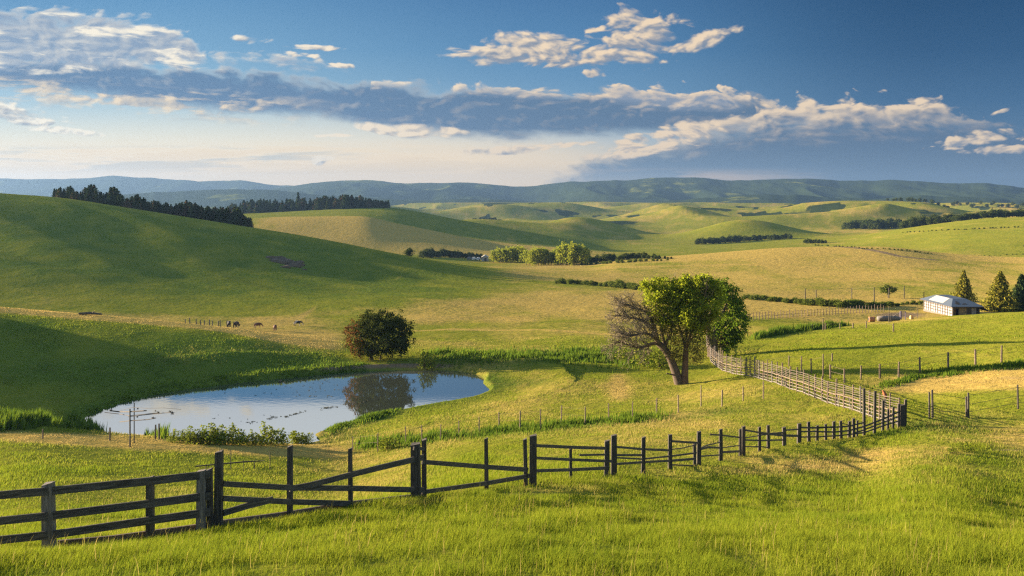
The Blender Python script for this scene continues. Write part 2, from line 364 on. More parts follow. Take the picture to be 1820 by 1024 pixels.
LY = np.concatenate([np.linspace(math.log(1.0), math.log(11.5), 26)[:-1], np.arange(math.log(11.5), math.log(330), 0.0042), np.arange(math.log(330), math.log(1000), 0.008), np.arange(math.log(1000), math.log(6800), 0.016), [math.log(6800)]])
GY = np.exp(LY); NR = len(LY)
kY = np.zeros((len(LINES), NC)); kZ = np.zeros((len(LINES), NC))
for i, L in enumerate(LINES):
    a = np.array(sorted(L), float); q = np.clip(GPX, -1500, 3200)
    if len(a) > 2:
        kY[i] = pchip_eval(a[:, 0], a[:, 1], q); kZ[i] = pchip_eval(a[:, 0], a[:, 2], q)
    else:
        kY[i] = np.interp(q, a[:, 0], a[:, 1]); kZ[i] = np.interp(q, a[:, 0], a[:, 2])
GZ = np.zeros((NR, NC))
for j in range(NC):
    GZ[:, j] = pchip_eval(np.log(kY[:, j]), kZ[:, j], LY)
# soften the joins between columns
def col_smooth(Z, sig):
    r = int(3 * sig / 4.0); k = np.exp(-0.5 * (np.arange(-r, r + 1) * 4.0 / sig) ** 2); k /= k.sum()
    q = np.arange(GPX[0], GPX[-1], 4.0); o = np.empty_like(Z)
    for i in range(Z.shape[0]):
        o[i] = np.interp(GPX, q, np.convolve(np.pad(np.interp(q, GPX, Z[i]), r, 'edge'), k, 'valid'))
    return o
sm = sstep(330, 480, GY)[:, None]
GZ = col_smooth(GZ, 34) * (1 - sm) + col_smooth(GZ, 13) * sm
GXX = (GPX - CX) / F                                   # tangent of the column
WX = GY[:, None] * GXX[None, :]; WY = np.repeat(GY[:, None], NC, 1)
# undulation of the ground, growing with the size of the landform
def band_w(a, b, c, d): return sstep(a, b, WY) * (1 - sstep(c, d, WY))
GZ += 0.16 * fbm(WX / 5.0, WY / 5.0, 3, 3) * sstep(8, 16, WY) * (1 - sstep(150, 260, WY))
GZ += 0.9 * fbm(WX / 22.0, WY / 22.0, 4, 3) * band_w(30, 60, 160, 400)
hillw = sstep(205, 250, WY) * (1 - sstep(335, 350, WY)) * sstep(1000, 700, (WX / WY) * F + CX)
wav = fbm((WX * 0.50 + WY * 0.86) / 30.0, (WX * 0.86 - WY * 0.50) / 95.0, 8, 3, .4)
wav2 = fbm((WX * 0.62 + WY * 0.78) / 15.0, (WX * 0.78 - WY * 0.62) / 70.0, 18, 2, .4)
GZ += (6.5 * wav + 1.9 * wav2) * hillw
GZ += 2.0 * fbm(WX / 70.0, WY / 90.0, 5, 3) * band_w(360, 480, 600, 900) * (1 - 0.7 * hillw)
farw = sstep(820, 1150, WY) * (1 - sstep(4000, 5200, WY))
ridg = 1 - np.abs(fbm(WX / 420.0, WY / 520.0, 6, 4, .45)) * 4.0
GZ += farw * (15.0 * (np.clip(ridg, -0.2, 1) - 0.45) * sstep(900, 1500, WY) + 5 * fbm(WX / 120.0, WY / 150.0, 9, 3))
for px, Y, h, hw, hy in [(1160, 1350, 17, 170, 130), (1080, 2600, 10, 190, 260), (1010, 2900, 10, 260, 260), (1270, 2500, 30, 150, 240), (1380, 2200, 20, 160, 200), (1540, 1750, 13, 170, 170), (1600, 1500, 12, 260, 170), (920, 1500, 12, 180, 170), (1330, 1500, 16, 160, 140), (1480, 2700, 10, 260, 240), (820, 2400, 12, 300, 240), (700, 1900, 6, 300, 260), (1750, 2300, 22, 260, 200)]:
    x0 = (px - CX) / F * Y
    GZ += 0.62 * h * np.exp(-((WX - x0) / hw) ** 2 - ((WY - Y) / hy) ** 2)
r9 = np.random.default_rng(5)
for k in range(150):
    Y = math.exp(r9.uniform(math.log(950), math.log(3300))); px = r9.uniform(560, 1900); hw = r9.uniform(.025, .07) * Y; hy = hw * r9.uniform(.6, 1.3)
    x0 = (px - CX) / F * Y; GZ += min(13, r9.uniform(.06, .15) * hw) * np.exp(-((WX - x0) / hw) ** 2 - ((WY - Y) / hy) ** 2)
# no far valley hill stands taller than the ranges behind it
cap = -0.0062 * WY
GZ = np.where((WY > 950) & (GZ > cap), cap + 0.22 * (GZ - cap), GZ)
# ---- the pond: outline read off the photograph, laid on its real level
PZ = -20.0
pond_px = [(150, 741), (185, 727), (230, 712), (290, 699), (360, 688), (440, 679), (520, 671), (590, 664), (640, 660), (700, 657.5), (760, 657), (810, 659), (845, 664), (862, 672), (858, 682), (872, 694), (850, 703), (800, 712), (740, 722), (690, 733), (640, 746), (600, 757), (566, 768), (560, 773), (574, 779), (566, 786), (520, 791), (450, 790), (380, 788), (300, 785), (230, 778), (170, 765), (150, 752)]
pond = np.array([((px - CX) / F * (Y := PZ * F / (CY - py)), Y) for px, py in pond_px])
def smooth_poly(p, it=2):
    for _ in range(it):
        q = np.roll(p, -1, 0); a = 0.75 * p + 0.25 * q; b = 0.25 * p + 0.75 * q
        p = np.stack([a, b], 1).reshape(-1, 2)
    return p
pond = smooth_poly(pond)
def poly_sd(x, y, poly):
    """signed distance, negative inside"""
    d2 = np.full(x.shape, 1e12); ins = np.zeros(x.shape, bool); n = len(poly)
    for i in range(n):
        ax, ay = poly[i]; bx, by = poly[(i + 1) % n]
        ex, ey = bx - ax, by - ay; wx, wy = x - ax, y - ay
        t = np.clip((wx * ex + wy * ey) / (ex * ex + ey * ey + 1e-12), 0, 1)
        d2 = np.minimum(d2, (wx - ex * t) ** 2 + (wy - ey * t) ** 2)
        c = (ay > y) != (by > y)
        with np.errstate(divide='ignore', invalid='ignore'):
            ins ^= c & (x < ex * (y - ay) / (ey if ey != 0 else 1e-12) + ax)
    return np.where(ins, -1, 1) * np.sqrt(d2)
pm = (WY > 60) & (WY < 150) & (WX > -75) & (WX < 25)
SD = np.full(GZ.shape, 99.0)
SD[pm] = poly_sd(WX[pm], WY[pm], pond)
SD += np.where(np.abs(SD) < 6, 0.5 * fbm(WX / 2.6, WY / 2.6, 31, 3), 0)
far_bank = sstep(100, 110, WY)
out_z = PZ + 0.03 + (0.10 + 0.45 * far_bank) * sstep(0, 0.5, SD) + (np.maximum(GZ, PZ + 0.25) - PZ - 0.1) * sstep(0.3, 9.0, SD)
in_z = PZ - 0.02 + np.maximum(SD * 0.35, -1.6)
GZ = np.where(SD < 0, in_z, np.where(SD < 12, np.where(SD < 9, out_z, np.maximum(GZ, PZ + .2)), GZ))
# photo row of every ground point (used to read where the fields change colour)
GP = CY - GZ / WY * F
def height(x, y):
    """terrain height under plan points"""
    x = np.asarray(x, float); y = np.asarray(y, float)
    px = CX + F * x / y; j = np.clip(np.searchsorted(GPX, px) - 1, 0, NC - 2); u = (px - GPX[j]) / (GPX[j + 1] - GPX[j])
    l = np.log(y); i = np.clip(np.searchsorted(LY, l) - 1, 0, NR - 2); v = (l - LY[i]) / (LY[i + 1] - LY[i])
    return (GZ[i, j] * (1 - u) + GZ[i, j + 1] * u) * (1 - v) + (GZ[i + 1, j] * (1 - u) + GZ[i + 1, j + 1] * u) * v
def sample(A, x, y):
    px = CX + F * x / y; j = np.clip(np.searchsorted(GPX, px), 0, NC - 1); i = np.clip(np.searchsorted(LY, np.log(y)), 0, NR - 1)
    return A[i, j]
def hit(px, py, y0=4.0, y1=9000.0):
    """where the sight line of a photo point meets the ground, searched between distances y0 and y1"""
    j = int(np.clip(np.searchsorted(GPX, px), 1, NC - 1)); u = (px - GPX[j - 1]) / (GPX[j] - GPX[j - 1])
    z = GZ[:, j - 1] * (1 - u) + GZ[:, j] * u
    row = CY - z / GY * F
    k = np.where((row <= py) & (GY >= y0) & (GY <= y1))[0]
    if len(k) == 0:
        k = np.where((GY >= y0) & (GY <= y1))[0]; i = k[np.argmin(np.abs(row[k] - py))]; Y = GY[i]
    else:
        i = k[0]
        if i > 0 and row[i - 1] > py and GY[i - 1] >= y0: Y = GY[i - 1] + (row[i - 1] - py) / (row[i - 1] - row[i]) * (GY[i] - GY[i - 1])
        else: Y = GY[i]
    x = (px - CX) / F * Y
    return Vector((x, Y, float(height(x, Y))))
def ground(x, y): return float(height(x, y))

# ---- field colours: dry (straw), lush (deep green), bare (earth), wood
def blobs(lst):
    t = np.zeros(GZ.shape)
    for cx, cy, sx, sy, a in lst:
        t += a * np.exp(-(((GPX[None, :] - cx) / sx) ** 2 + ((GP - cy) / sy) ** 2))
    return t
def pline(pts, w):
    a = np.array(pts, float); c = np.interp(GPX, a[:, 0], a[:, 1]); w = np.interp(GPX, a[:, 0], a[:, 2]) if a.shape[1] > 2 else w
    return np.exp(-((GP - c[None, :]) / w) ** 2)
near = WY < 64
dry = 0.33 + 0.62 * fbm(WX / 9.0, WY / 14.0, 21, 4) + 0.5 * fbm(WX / 60.0, WY / 60.0, 22, 3)
dry += np.where(near, (0.18 + 0.9 * fbm(WX / 3.0, WY / 3.0, 91, 3)) * pline([(-200, 1100, 5), (560, 930, 6), (760, 897, 10), (900, 880, 15), (1200, 850, 22), (1500, 818, 26), (1700, 795, 24), (1820, 780, 22), (2100, 760, 22)], 20), 0)
dry -= np.where(near, 0.35 * sstep(880, 930, GP), 0)
dry += 0.7 * ((WY > 50) & (WY < 100)) * pline([(-200, 762), (0, 772), (200, 786), (450, 798), (620, 805), (700, 830), (2000, 830)], 10) * sstep(650, 560, GPX)[None, :]
dry += 0.75 * band_w(126, 131, 150, 170) * sstep(640, 560, GPX)[None, :]
dry += 0.3 * band_w(150, 165, 195, 205) * sstep(640, 560, GPX)[None, :]
dry += 0.85 * ((WY > 60) & (WY < 110)) * blobs([(1720, 678, 160, 13, 1), (1800, 668, 80, 12, .8), (1620, 690, 70, 9, .5)])
dry += 0.34 * band_w(300, 350, 470, 520) * sstep(850, 950, GPX)[None, :]
dry += 0.55 * band_w(400, 430, 445, 475) * sstep(1100, 1250, GPX)[None, :]
dry += 0.55 * band_w(520, 570, 680, 715) * sstep(430, 520, GPX)[None, :] * sstep(1150, 1000, GPX)[None, :]
dry += 0.22 * band_w(185, 200, 225, 280) * sstep(600, 800, GPX)[None, :]
dry -= 0.3 * hillw
dry += 0.16 * band_w(138, 150, 215, 250) * sstep(640, 760, GPX)[None, :]
dry += 0.24 * band_w(215, 250, 320, 380) * sstep(700, 900, GPX)[None, :]
dry += 0.14 * farw
lush = 0.10 + 0.55 * fbm(WX / 6.0, WY / 8.0, 41, 4) + np.where(WY < 64, 0.8 * fbm(WX / 2.4, WY / 3.6, 43, 3), 0)
lush += 0.55 * ((WY > 62) & (WY < 80)) * pline([(550, 790), (640, 792), (800, 776), (950, 762), (1100, 748), (1250, 735), (1400, 720)], 9) * sstep(560, 640, GPX)[None, :] * sstep(1420, 1300, GPX)[None, :]
lush += ((WY > 70) & (WY < 150)) * blobs([(1000, 632, 130, 12, .8), (860, 640, 90, 10, .5), (400, 640, 120, 12, .5), (180, 660, 120, 16, .6), (1110, 632, 30, 10, .7), (930, 680, 90, 10, .4), (600, 640, 60, 6, .5)])
lush += 0.5 * ((WY > 60) & (WY < 120)) * np.exp(-(SD / 2.5) ** 2)
lush += 0.45 * band_w(88, 96, 122, 129) * sstep(660, 560, GPX)[None, :]
lush += 0.46 * hillw + 0.35 * band_w(690, 730, 900, 1000) * sstep(600, 700, GPX)[None, :] * sstep(1200, 1000, GPX)[None, :]
lush += np.where(near, blobs([(1640, 760, 90, 12, .5), (1300, 815, 120, 8, .4), (1700, 745, 100, 10, .4)]), 0)
lush += 0.5 * ((WY > 75) & (WY < 110)) * pline([(1480, 680), (1640, 668), (1820, 650)], 5) * sstep(1560, 1640, GPX)[None, :]
bare = 0.9 * np.exp(-((SD - 0.5) / 0.42) ** 2) * far_bank * (WY < 150) * sstep(850, 780, GPX)[None, :] * sstep(500, 620, GPX)[None, :]
bare += ((WY > 185) & (WY < 240)) * blobs([(1600, 560, 60, 7, .8), (1740, 565, 50, 5, .6)])
bare += np.where(near, blobs([(1790, 800, 60, 2.4, .6), (1700, 808, 60, 2, .4)]), 0)
bare += ((WY > 60) & (WY < 110)) * blobs([(1800, 672, 60, 6, .5)])
dry += 0.35 * np.exp(-((WX - 10.2 - 0.10 * (WY - 95)) / 0.9) ** 2) * band_w(84, 90, 106, 112)
wood = sstep(0.15, 0.24, fbm(WX / 110.0, WY / 210.0, 51, 5)) * sstep(1000, 1500, WY)
wood += sstep(0.15, 0.24, fbm(WX / 60.0, WY / 160.0, 52, 4)) * sstep(1100, 1800, WY)
def trail(pts, w, a, y0, y1):
    """worn stock track over the grass, following ground points read off the photo"""
    Q = [hit(p, r, y0, y1) for p, r in pts]; t = np.zeros(GZ.shape)
    for A, B in zip(Q[:-1], Q[1:]):
        ex, ey = B.x - A.x, B.y - A.y; wx, wy = WX - A.x, WY - A.y; u = np.clip((wx * ex + wy * ey) / (ex * ex + ey * ey), 0, 1)
        t = np.maximum(t, np.exp(-((wx - ex * u) ** 2 + (wy - ey * u) ** 2) / w ** 2))
    return a * t
dry += trail([(520, 578), (560, 545), (640, 520), (700, 500), (740, 480)], .9, .35, 190, 345)
dry += trail([(0, 470), (130, 452), (260, 455), (380, 470), (520, 486), (640, 500)], 1.0, .30, 190, 345)
dry += trail([(640, 590), (800, 585), (960, 586), (1080, 594)], 1.2, .4, 140, 260)
dry += trail([(1320, 562), (1400, 556), (1500, 552), (1620, 560)], 1.1, .5, 170, 300)
bare += trail([(1400, 440), (1470, 436), (1540, 443), (1600, 456), (1660, 462)], 2.6, .9, 380, 700)
dry += trail([(900, 478), (1100, 476), (1300, 470), (1500, 478), (1700, 485)], 1.6, .35, 330, 430)
dry = np.clip(dry, 0, 1); lush = np.clip(lush, 0, 1); bare = np.clip(bare, 0, 1); wood = np.clip(wood, 0, 1)

def ground_material(name, hills=False):
    m, n, out = material(name)
    geo = n.new('ShaderNodeNewGeometry'); pos = geo.outputs['Position']
    d, l, b, wd = n.attr('dry'), n.attr('lush'), n.attr('bare'), n.attr('wood')
    n1 = n.noise(pos, 0.9, 6, .62) - 0.5
    n2 = n.noise(pos, 0.07, 5, .6) - 0.5
    n3 = n.noise(pos, 5.0, 4, .6) - 0.5
    n4 = n.noise(pos, 0.28, 5, .65) - 0.5
    green = n.mix((n1 * 1.1 + n2 * 1.4 + n4 * 0.8 + 0.5).clamp(), (0.120, 0.150, 0.016, 1), (0.225, 0.212, 0.028, 1))
    straw = n.mix((n1 * 1.6 + n3 * 0.8 + 0.5).clamp(), (0.28, 0.205, 0.045, 1), (0.42, 0.305, 0.09, 1))
    deep = n.mix((n1 * 1.2 + n4 * 1.0 + 0.5).clamp(), (0.060, 0.100, 0.014, 1), (0.125, 0.160, 0.022, 1))
    soil = n.mix((n3 + n1 + 0.5).clamp(), (0.12, 0.085, 0.05, 1), (0.24, 0.18, 0.115, 1))
    c = n.mix(n.ss(l + n1 * 0.5, 0.2, 0.75), green, deep)
    c = n.mix(n.ss(d + n1 * 0.55 + n2 * 0.3, 0.32, 0.85), c, straw)
    c = n.mix(n.ss(b + n3 * 0.4, 0.3, 0.7), c, soil)
    trees = n.mix((n2 * 1.4 + 0.5).clamp(), (0.018, 0.034, 0.014, 1), (0.04, 0.058, 0.022, 1))
    c = n.mix(n.ss(wd + n.noise(pos, 0.02, 6, .65) * 0.8 - 0.4, 0.35, 0.6), c, trees)
    bs = n.new('ShaderNodeBsdfDiffuse'); n.put(bs.inputs[0], c); bs.inputs[1].default_value = 0.6
    bump = n.new('ShaderNodeBump'); bump.inputs['Strength'].default_value = 0.75; bump.inputs['Distance'].default_value = 0.22
    n.put(bump.inputs['Height'], n1 * 1.0 + n3 * 0.25 + n4 * 2.2)
    n.nt.links.new(bump.outputs[0], bs.inputs['Normal'])
    n.nt.links.new(bs.outputs[0], out.inputs[0])
    return m
MAT_GROUND = ground_material('meadow')
def sheet(name, X_, Y_, Z_, attrs, mat):
    nr, nc = Z_.shape
    v = np.stack([X_, Y_, Z_], -1).reshape(-1, 3)
    idx = np.arange(nr * nc).reshape(nr, nc)
    f = np.stack([idx[:-1, :-1], idx[:-1, 1:], idx[1:, 1:], idx[1:, :-1]], -1).reshape(-1, 4)
    me = np_mesh(name, v, f, 4, True, {k: a.ravel() for k, a in attrs.items()})
    return link_mesh(name, me, None, [mat])
# the seen fan plus the rest of the circle round the camera, one sheet
az = np.arctan(GXX); fanX, fanY = WX, WY
ang_r = np.linspace(az[-1], az[0] + 2 * math.pi, 60)[1:]
f = (ang_r - ang_r[0]) / (ang_r[-1] - ang_r[0]); f = f * f * (3 - 2 * f)
RR = WY / np.cos(az)[None, :]
Rr = RR[:, -1:] * (1 - f) + RR[:, :1] * f
bx = Rr * np.sin(ang_r)[None, :]; by = Rr * np.cos(ang_r)[None, :]
bz = GZ[:, -1:] * (1 - f) + GZ[:, :1] * f
def cat(a, fill=None): return np.concatenate([a, a[:, -1:] * (1 - f) + a[:, :1] * f], 1)
ground_ob = sheet('ground', np.concatenate([WX, bx], 1), np.concatenate([WY, by], 1), np.concatenate([GZ, bz], 1),
                  dict(dry=cat(dry), lush=cat(lush), bare=cat(bare), wood=cat(wood)), MAT_GROUND)
tag(ground_ob, 'rolling green and straw coloured pasture from the slope to the far hills', None, None, 'structure')

# ---- mountain ranges on the horizon
def mountains(name, sky, Y0, Y1, Y2, base, amp, seed, label, mat):
    px = np.arange(-1400, 3300, 3.0); a = np.array(sky, float)
    top = np.interp(px, a[:, 0], a[:, 1]); k = np.exp(-0.5 * (np.arange(-8, 9) / 3.0) ** 2); k /= k.sum()
    top = np.convolve(np.pad(top, 8, 'edge'), k, 'valid')
    top = top - 4.2 * fbm(px / 40.0, px * 0, seed + 5, 4)
    Ys = np.concatenate([np.linspace(Y0, Y1, 90), np.linspace(Y1, Y2, 14)[1:]])
    t = np.concatenate([np.linspace(0, 1, 90), np.linspace(1, 0.2, 14)[1:]])
    X_ = Ys[:, None] * ((px - CX) / F)[None, :]; Y_ = np.repeat(Ys[:, None], len(px), 1)
    crest = (CY - top) / F * Y1
    s = t ** 1.25
    Z = base + (crest[None, :] - base) * s[:, None]
    r = 1 - np.abs(fbm(X_ / 560.0, Y_ / 1500.0, seed, 5, .5)) * 3.2
    w = (np.clip(t, 0, 1) * np.clip(1 - t, 0, 1) * 4)[:, None] * (np.arange(len(Ys)) < 90)[:, None]
    Z = Z + amp * (r - 0.55) * w
    wd = np.clip(sstep(-0.22, -0.02, fbm(X_ / 190.0, Y_ / 300.0, seed + 9, 5)) * 0.8 + 0.5, 0, 1)
    o = sheet(name, X_, Y_, Z, dict(dry=0.35 + 0 * Z, lush=0.3 + 0 * Z, bare=0 * Z, wood=wd), mat)
    return tag(o, label, None, None, 'structure')
MAT_HILLS = ground_material('hill_cover')
mountains('hills', [(-1400, 330), (-300, 345), (200, 352), (380, 345), (480, 336), (540, 327), (600, 320.5), (660, 320.5), (720, 326), (780, 326), (830, 323), (890, 329), (945, 331), (1020, 322.5), (1100, 321.5), (1170, 316.5), (1240, 315.5), (1290, 320), (1360, 320), (1430, 318), (1520, 322), (1580, 319), (1640, 323), (1690, 326.5), (1740, 324.5), (1820, 334), (2300, 326), (3300, 335)],
          3500, 4900, 5400, -54, 52, 61, 'dark wooded hill range along the horizon', MAT_HILLS)
mountains('foothills', [(-1400, 356), (150, 353), (230, 345), (310, 340), (410, 335), (480, 338), (540, 344), (640, 352), (760, 357), (830, 354), (900, 356), (960, 361), (1050, 357), (1120, 362), (1220, 356), (1300, 348), (1420, 345), (1480, 352), (1560, 353), (1640, 347), (1720, 350), (1820, 357), (3300, 356)],
          2900, 3450, 3800, -52, 16, 67, 'low dark foothills in front of the main range', MAT_HILLS)
mountains('distant_hills', [(-1400, 322), (-200, 322), (0, 318), (100, 318.5), (150, 317), (200, 312), (260, 315), (310, 320.5), (360, 321.5), (420, 320), (480, 328), (540, 332), (640, 338), (900, 342), (3300, 335)],
          5200, 6100, 6700, -58, 40, 75, 'pale blue hills farthest off on the left horizon', MAT_HILLS)
# ------------------------------------------------------------------ pond water
def water_material():
    m, n, out = material('pond_water')
    geo = n.new('ShaderNodeNewGeometry')
    gl = n.new('ShaderNodeBsdfGlossy'); gl.inputs['Roughness'].default_value = 0.028; gl.inputs['Color'].default_value = (0.93, 0.95, 0.97, 1)
    df = n.new('ShaderNodeBsdfDiffuse'); df.inputs['Color'].default_value = (0.05, 0.06, 0.045, 1)
    fr = n.new('ShaderNodeFresnel'); fr.inputs['IOR'].default_value = 14.0
    bp = n.new('ShaderNodeBump'); bp.inputs['Strength'].default_value = 0.04; bp.inputs['Distance'].default_value = 0.05
    n.put(bp.inputs['Height'], n.noise(geo.outputs['Position'], 1.4, 3, .5))
    n.nt.links.new(bp.outputs[0], gl.inputs['Normal'])
    mx = n.new('ShaderNodeMixShader')
    n.nt.links.new(fr.outputs[0], mx.inputs[0]); n.nt.links.new(df.outputs[0], mx.inputs[1]); n.nt.links.new(gl.outputs[0], mx.inputs[2])
    n.nt.links.new(mx.outputs[0], out.inputs[0])
    return m
cen = pond.mean(0); big = cen + (pond - cen) * 1.10
bm = bmesh.new()
bm.faces.new([bm.verts.new((p[0], p[1], PZ)) for p in big]); bm.normal_update()
me = bpy.data.meshes.new('water'); bm.to_mesh(me); bm.free()
if me.polygons[0].normal.z < 0: me.flip_normals()
tag(link_mesh('water', me, None, [water_material()]), 'still stock pond mirroring the evening sky', None, None, 'structure')
# ------------------------------------------------------------------ grass blades
def blade_material():
    m, n, out = material('grass_blade')
    d, l, r, hh = n.attr('dry'), n.attr('lush'), n.attr('rnd'), n.attr('tip')
    g = n.mix(r, (0.105, 0.165, 0.012, 1), (0.225, 0.245, 0.022, 1))
    deep = n.mix(r, (0.055, 0.110, 0.012, 1), (0.115, 0.170, 0.018, 1))
    st = n.mix(r, (0.27, 0.195, 0.060, 1), (0.42, 0.32, 0.125, 1))
    c = n.mix(n.ss(l, 0.2, 0.75), g, deep)
    c = n.mix(n.ss(d + (r - 0.5) * 0.5, 0.32, 0.85), c, st)
    df = n.new('ShaderNodeBsdfDiffuse'); tr = n.new('ShaderNodeBsdfTranslucent'); mx = n.new('ShaderNodeMixShader'); mx.inputs[0].default_value = 0.45
    n.put(df.inputs[0], c); n.put(tr.inputs[0], c)
    n.nt.links.new(df.outputs[0], mx.inputs[1]); n.nt.links.new(tr.outputs[0], mx.inputs[2]); n.nt.links.new(mx.outputs[0], out.inputs[0])
    return m
MAT_BLADE = blade_material()
def blades(name, x, y, h, w, lean, dryv, lushv, label, z=None, segs=1, mat=None):
    N = len(x); z = height(x, y) - 0.02 if z is None else z
    th = rng.uniform(0, 2 * np.pi, N); ld = rng.normal(0.6, 0.9, N)              # wind leans the blades to the right
    dx, dy = np.cos(th) * w / 2, np.sin(th) * w / 2
    lx, ly = np.cos(ld) * lean * h, np.sin(ld) * lean * h
    rnd = np.clip(.62 * rng.random(N) + .38 * (.5 + 1.5 * fbm(x / 2.2, y / 3.0, 83, 3)), 0, 1)
    if segs == 1:
        V = np.stack([np.stack([x - dx, y - dy, z], 1), np.stack([x + dx, y + dy, z], 1), np.stack([x + lx, y + ly, z + h], 1)], 1).reshape(-1, 3)
        Fc = np.arange(3 * N).reshape(-1, 3); k = 3; tip = np.tile([0, 0, 1], N)
    else:
        mx, my = x + lx * 0.35, y + ly * 0.35
        V = np.stack([np.stack([x - dx, y - dy, z], 1), np.stack([x + dx, y + dy, z], 1),
                      np.stack([mx + dx * .8, my + dy * .8, z + h * .58], 1), np.stack([mx - dx * .8, my - dy * .8, z + h * .58], 1),
                      np.stack([x + lx, y + ly, z + h * .97], 1)], 1).reshape(-1, 3)
        b = (np.arange(N) * 5)[:, None]
        Fc = np.concatenate([b + np.array([0, 1, 2]), b + np.array([0, 2, 3]), b + np.array([3, 2, 4])], 1).reshape(-1, 3); k = 5
        tip = np.tile([0, 0, .58, .58, 1], N)
    rep = lambda a: np.repeat(a, k)
    me = np_mesh(name, V, Fc, 3, False, dict(dry=rep(dryv), lush=rep(lushv), rnd=rep(rnd), tip=tip))
    o = link_mesh(name, me, None, [mat or MAT_BLADE])
    return tag(o, label, None, None, 'stuff')
def scatter(n, px0, px1, y0, y1, dens=None):
    px = rng.uniform(px0, px1, n); y = np.exp(rng.uniform(math.log(y0), math.log(y1), n)); x = (px - CX) / F * y
    ok = np.ones(n, bool)
    sd = sample(SD, x, y); ok &= sd > 0.25
    ok &= sample(bare, x, y) < 0.45
    if dens is not None: ok &= rng.random(n) < dens(x, y)
    return x[ok], y[ok]
def tuft(x, y): return np.clip(0.5 + 1.5 * fbm(x / 0.9, y / 1.3, 71, 3) + 0.9 * fbm(x / 4.0, y / 6.0, 72, 2), 0.05, 1)
x, y = scatter(560000, -120, 1940, 11.5, 34, lambda x, y: 0.35 + 0.65 * tuft(x, y))
t = tuft(x, y); d = sample(dry, x, y); l = sample(lush, x, y)
tall = 1 - 0.5 * sstep(0.5, 0.8, d)
fencey = sstep(20, 17, y * 1.0)
h = (0.045 + 0.145 * t) * tall * rng.uniform(.5, 1.5, len(x))
blades('grass', x, y, h, 0.0032 + 0.00026 * y, rng.uniform(0.1, .75, len(x)), d, np.clip(l - 0.15 * t, 0, 1), 'bright green grass covering the near slope below the camera', segs=2)
x, y = scatter(460000, -100, 1920, 32, 150, lambda x, y: 0.45 + 0.55 * tuft(x * .5, y * .5))
t = tuft(x * .5, y * .5); d = sample(dry, x, y); l = sample(lush, x, y)
h = (0.05 + 0.14 * t) * rng.uniform(.6, 1.4, len(x)) * (1 + 0.5 * sstep(.45, .9, l)) * (1 - 0.45 * sstep(.5, .8, d))
blades('grass', x, y, h, 0.00075 * y, rng.uniform(0.1, .8, len(x)), d, l, 'shorter pasture grass round the pond and beyond the fences')
# tall seed stalks standing out of the near grass
x, y = scatter(8000, -100, 1920, 12.5, 42, lambda x, y: 0.3 + 0.7 * sample(dry, x, y))
blades('grass_stalks', x, y, rng.uniform(.2, .40, len(x)), 0.004 + 0.0002 * y, rng.uniform(.05, .5, len(x)), np.clip(.6 + 0 * x, 0, 1), 0 * x, 'pale dry seed stalks scattered through the near grass', segs=2)
# rank growth along the wet places and fence lines
def patch(n, pts, spread, hm, label, lushv=.8, y0=40, y1=260, name='reeds', dryv=.1):
    pts = np.array(pts, float); u = rng.uniform(0, len(pts) - 1, n); i = u.astype(int); f = u - i
    qx = pts[i, 0] * (1 - f) + pts[i + 1, 0] * f + rng.normal(0, spread, n)
    qy = pts[i, 1] * (1 - f) + pts[i + 1, 1] * f
    X_, Y_ = [], []
    base = {}
    for a, b in zip(pts[:, 0], pts[:, 1]): base[a] = hit(a, b, y0, y1).y
    Yb = np.interp(qx, pts[:, 0], [base[a] for a in pts[:, 0]]) if (np.diff(pts[:, 0]) > 0).all() else np.array([base[a] for a in pts[:, 0]])[i] * (1 - f) + np.array([base[a] for a in pts[:, 0]])[i + 1] * f
    y = Yb + rng.normal(0, 1, n) * spread * Yb / F * 3.0; x = (qx - CX) / F * y
    ok = sample(SD, x, y) > -0.35
    x, y = x[ok], y[ok]
    cl = np.clip(.4 + 1.9 * fbm(x / 1.4, y / 1.4, 77, 3), .05, 1)
    k = rng.random(len(x)) < .25 + cl; x, y, cl = x[k], y[k], cl[k]
    return blades(name, x, y, hm * (.35 + .75 * cl) * rng.uniform(.6, 1.25, len(x)), 0.0016 * y, rng.uniform(.05, .45, len(x)), np.full(len(x), dryv), np.clip(lushv + rng.normal(0, .2, len(x)), 0, 1), label)
patch(12000, [(-60, 762), (0, 760), (60, 758), (120, 757), (180, 764), (240, 768), (285, 776)], 7, 1.15, 'tall green reeds along the near left shore of the pond', y0=60, y1=95)
patch(9000, [(770, 632), (850, 630), (930, 634), (1000, 636), (1060, 634), (1125, 640)], 16, .68, 'rank green weeds behind the pond left of the willows', y0=90, y1=135)
patch(6000, [(640, 792), (720, 784), (800, 776), (900, 766), (1000, 757), (1100, 748), (1180, 741)], 10, .55, 'deep green growth along the line of thin posts', y0=60, y1=80)
patch(6000, [(1340, 601), (1370, 596), (1410, 589), (1460, 583), (1500, 579)], 5, 1.1, 'low green strip of weeds on the right field crest', y0=135, y1=230)
patch(4500, [(1560, 690), (1640, 668), (1740, 656), (1830, 650)], 8, .45, 'dark grass under the right hand wire fence', y0=75, y1=110)
patch(5000, [(820, 706), (740, 722), (690, 734), (630, 750), (585, 766)], 6, .45, 'thin grass fringing the near right pond shore', y0=75, y1=105)
patch(4000, [(160, 735), (230, 710), (330, 690), (450, 676), (560, 665), (650, 657)], 6, .4, 'grass fringing the far left pond shore', y0=85, y1=122)
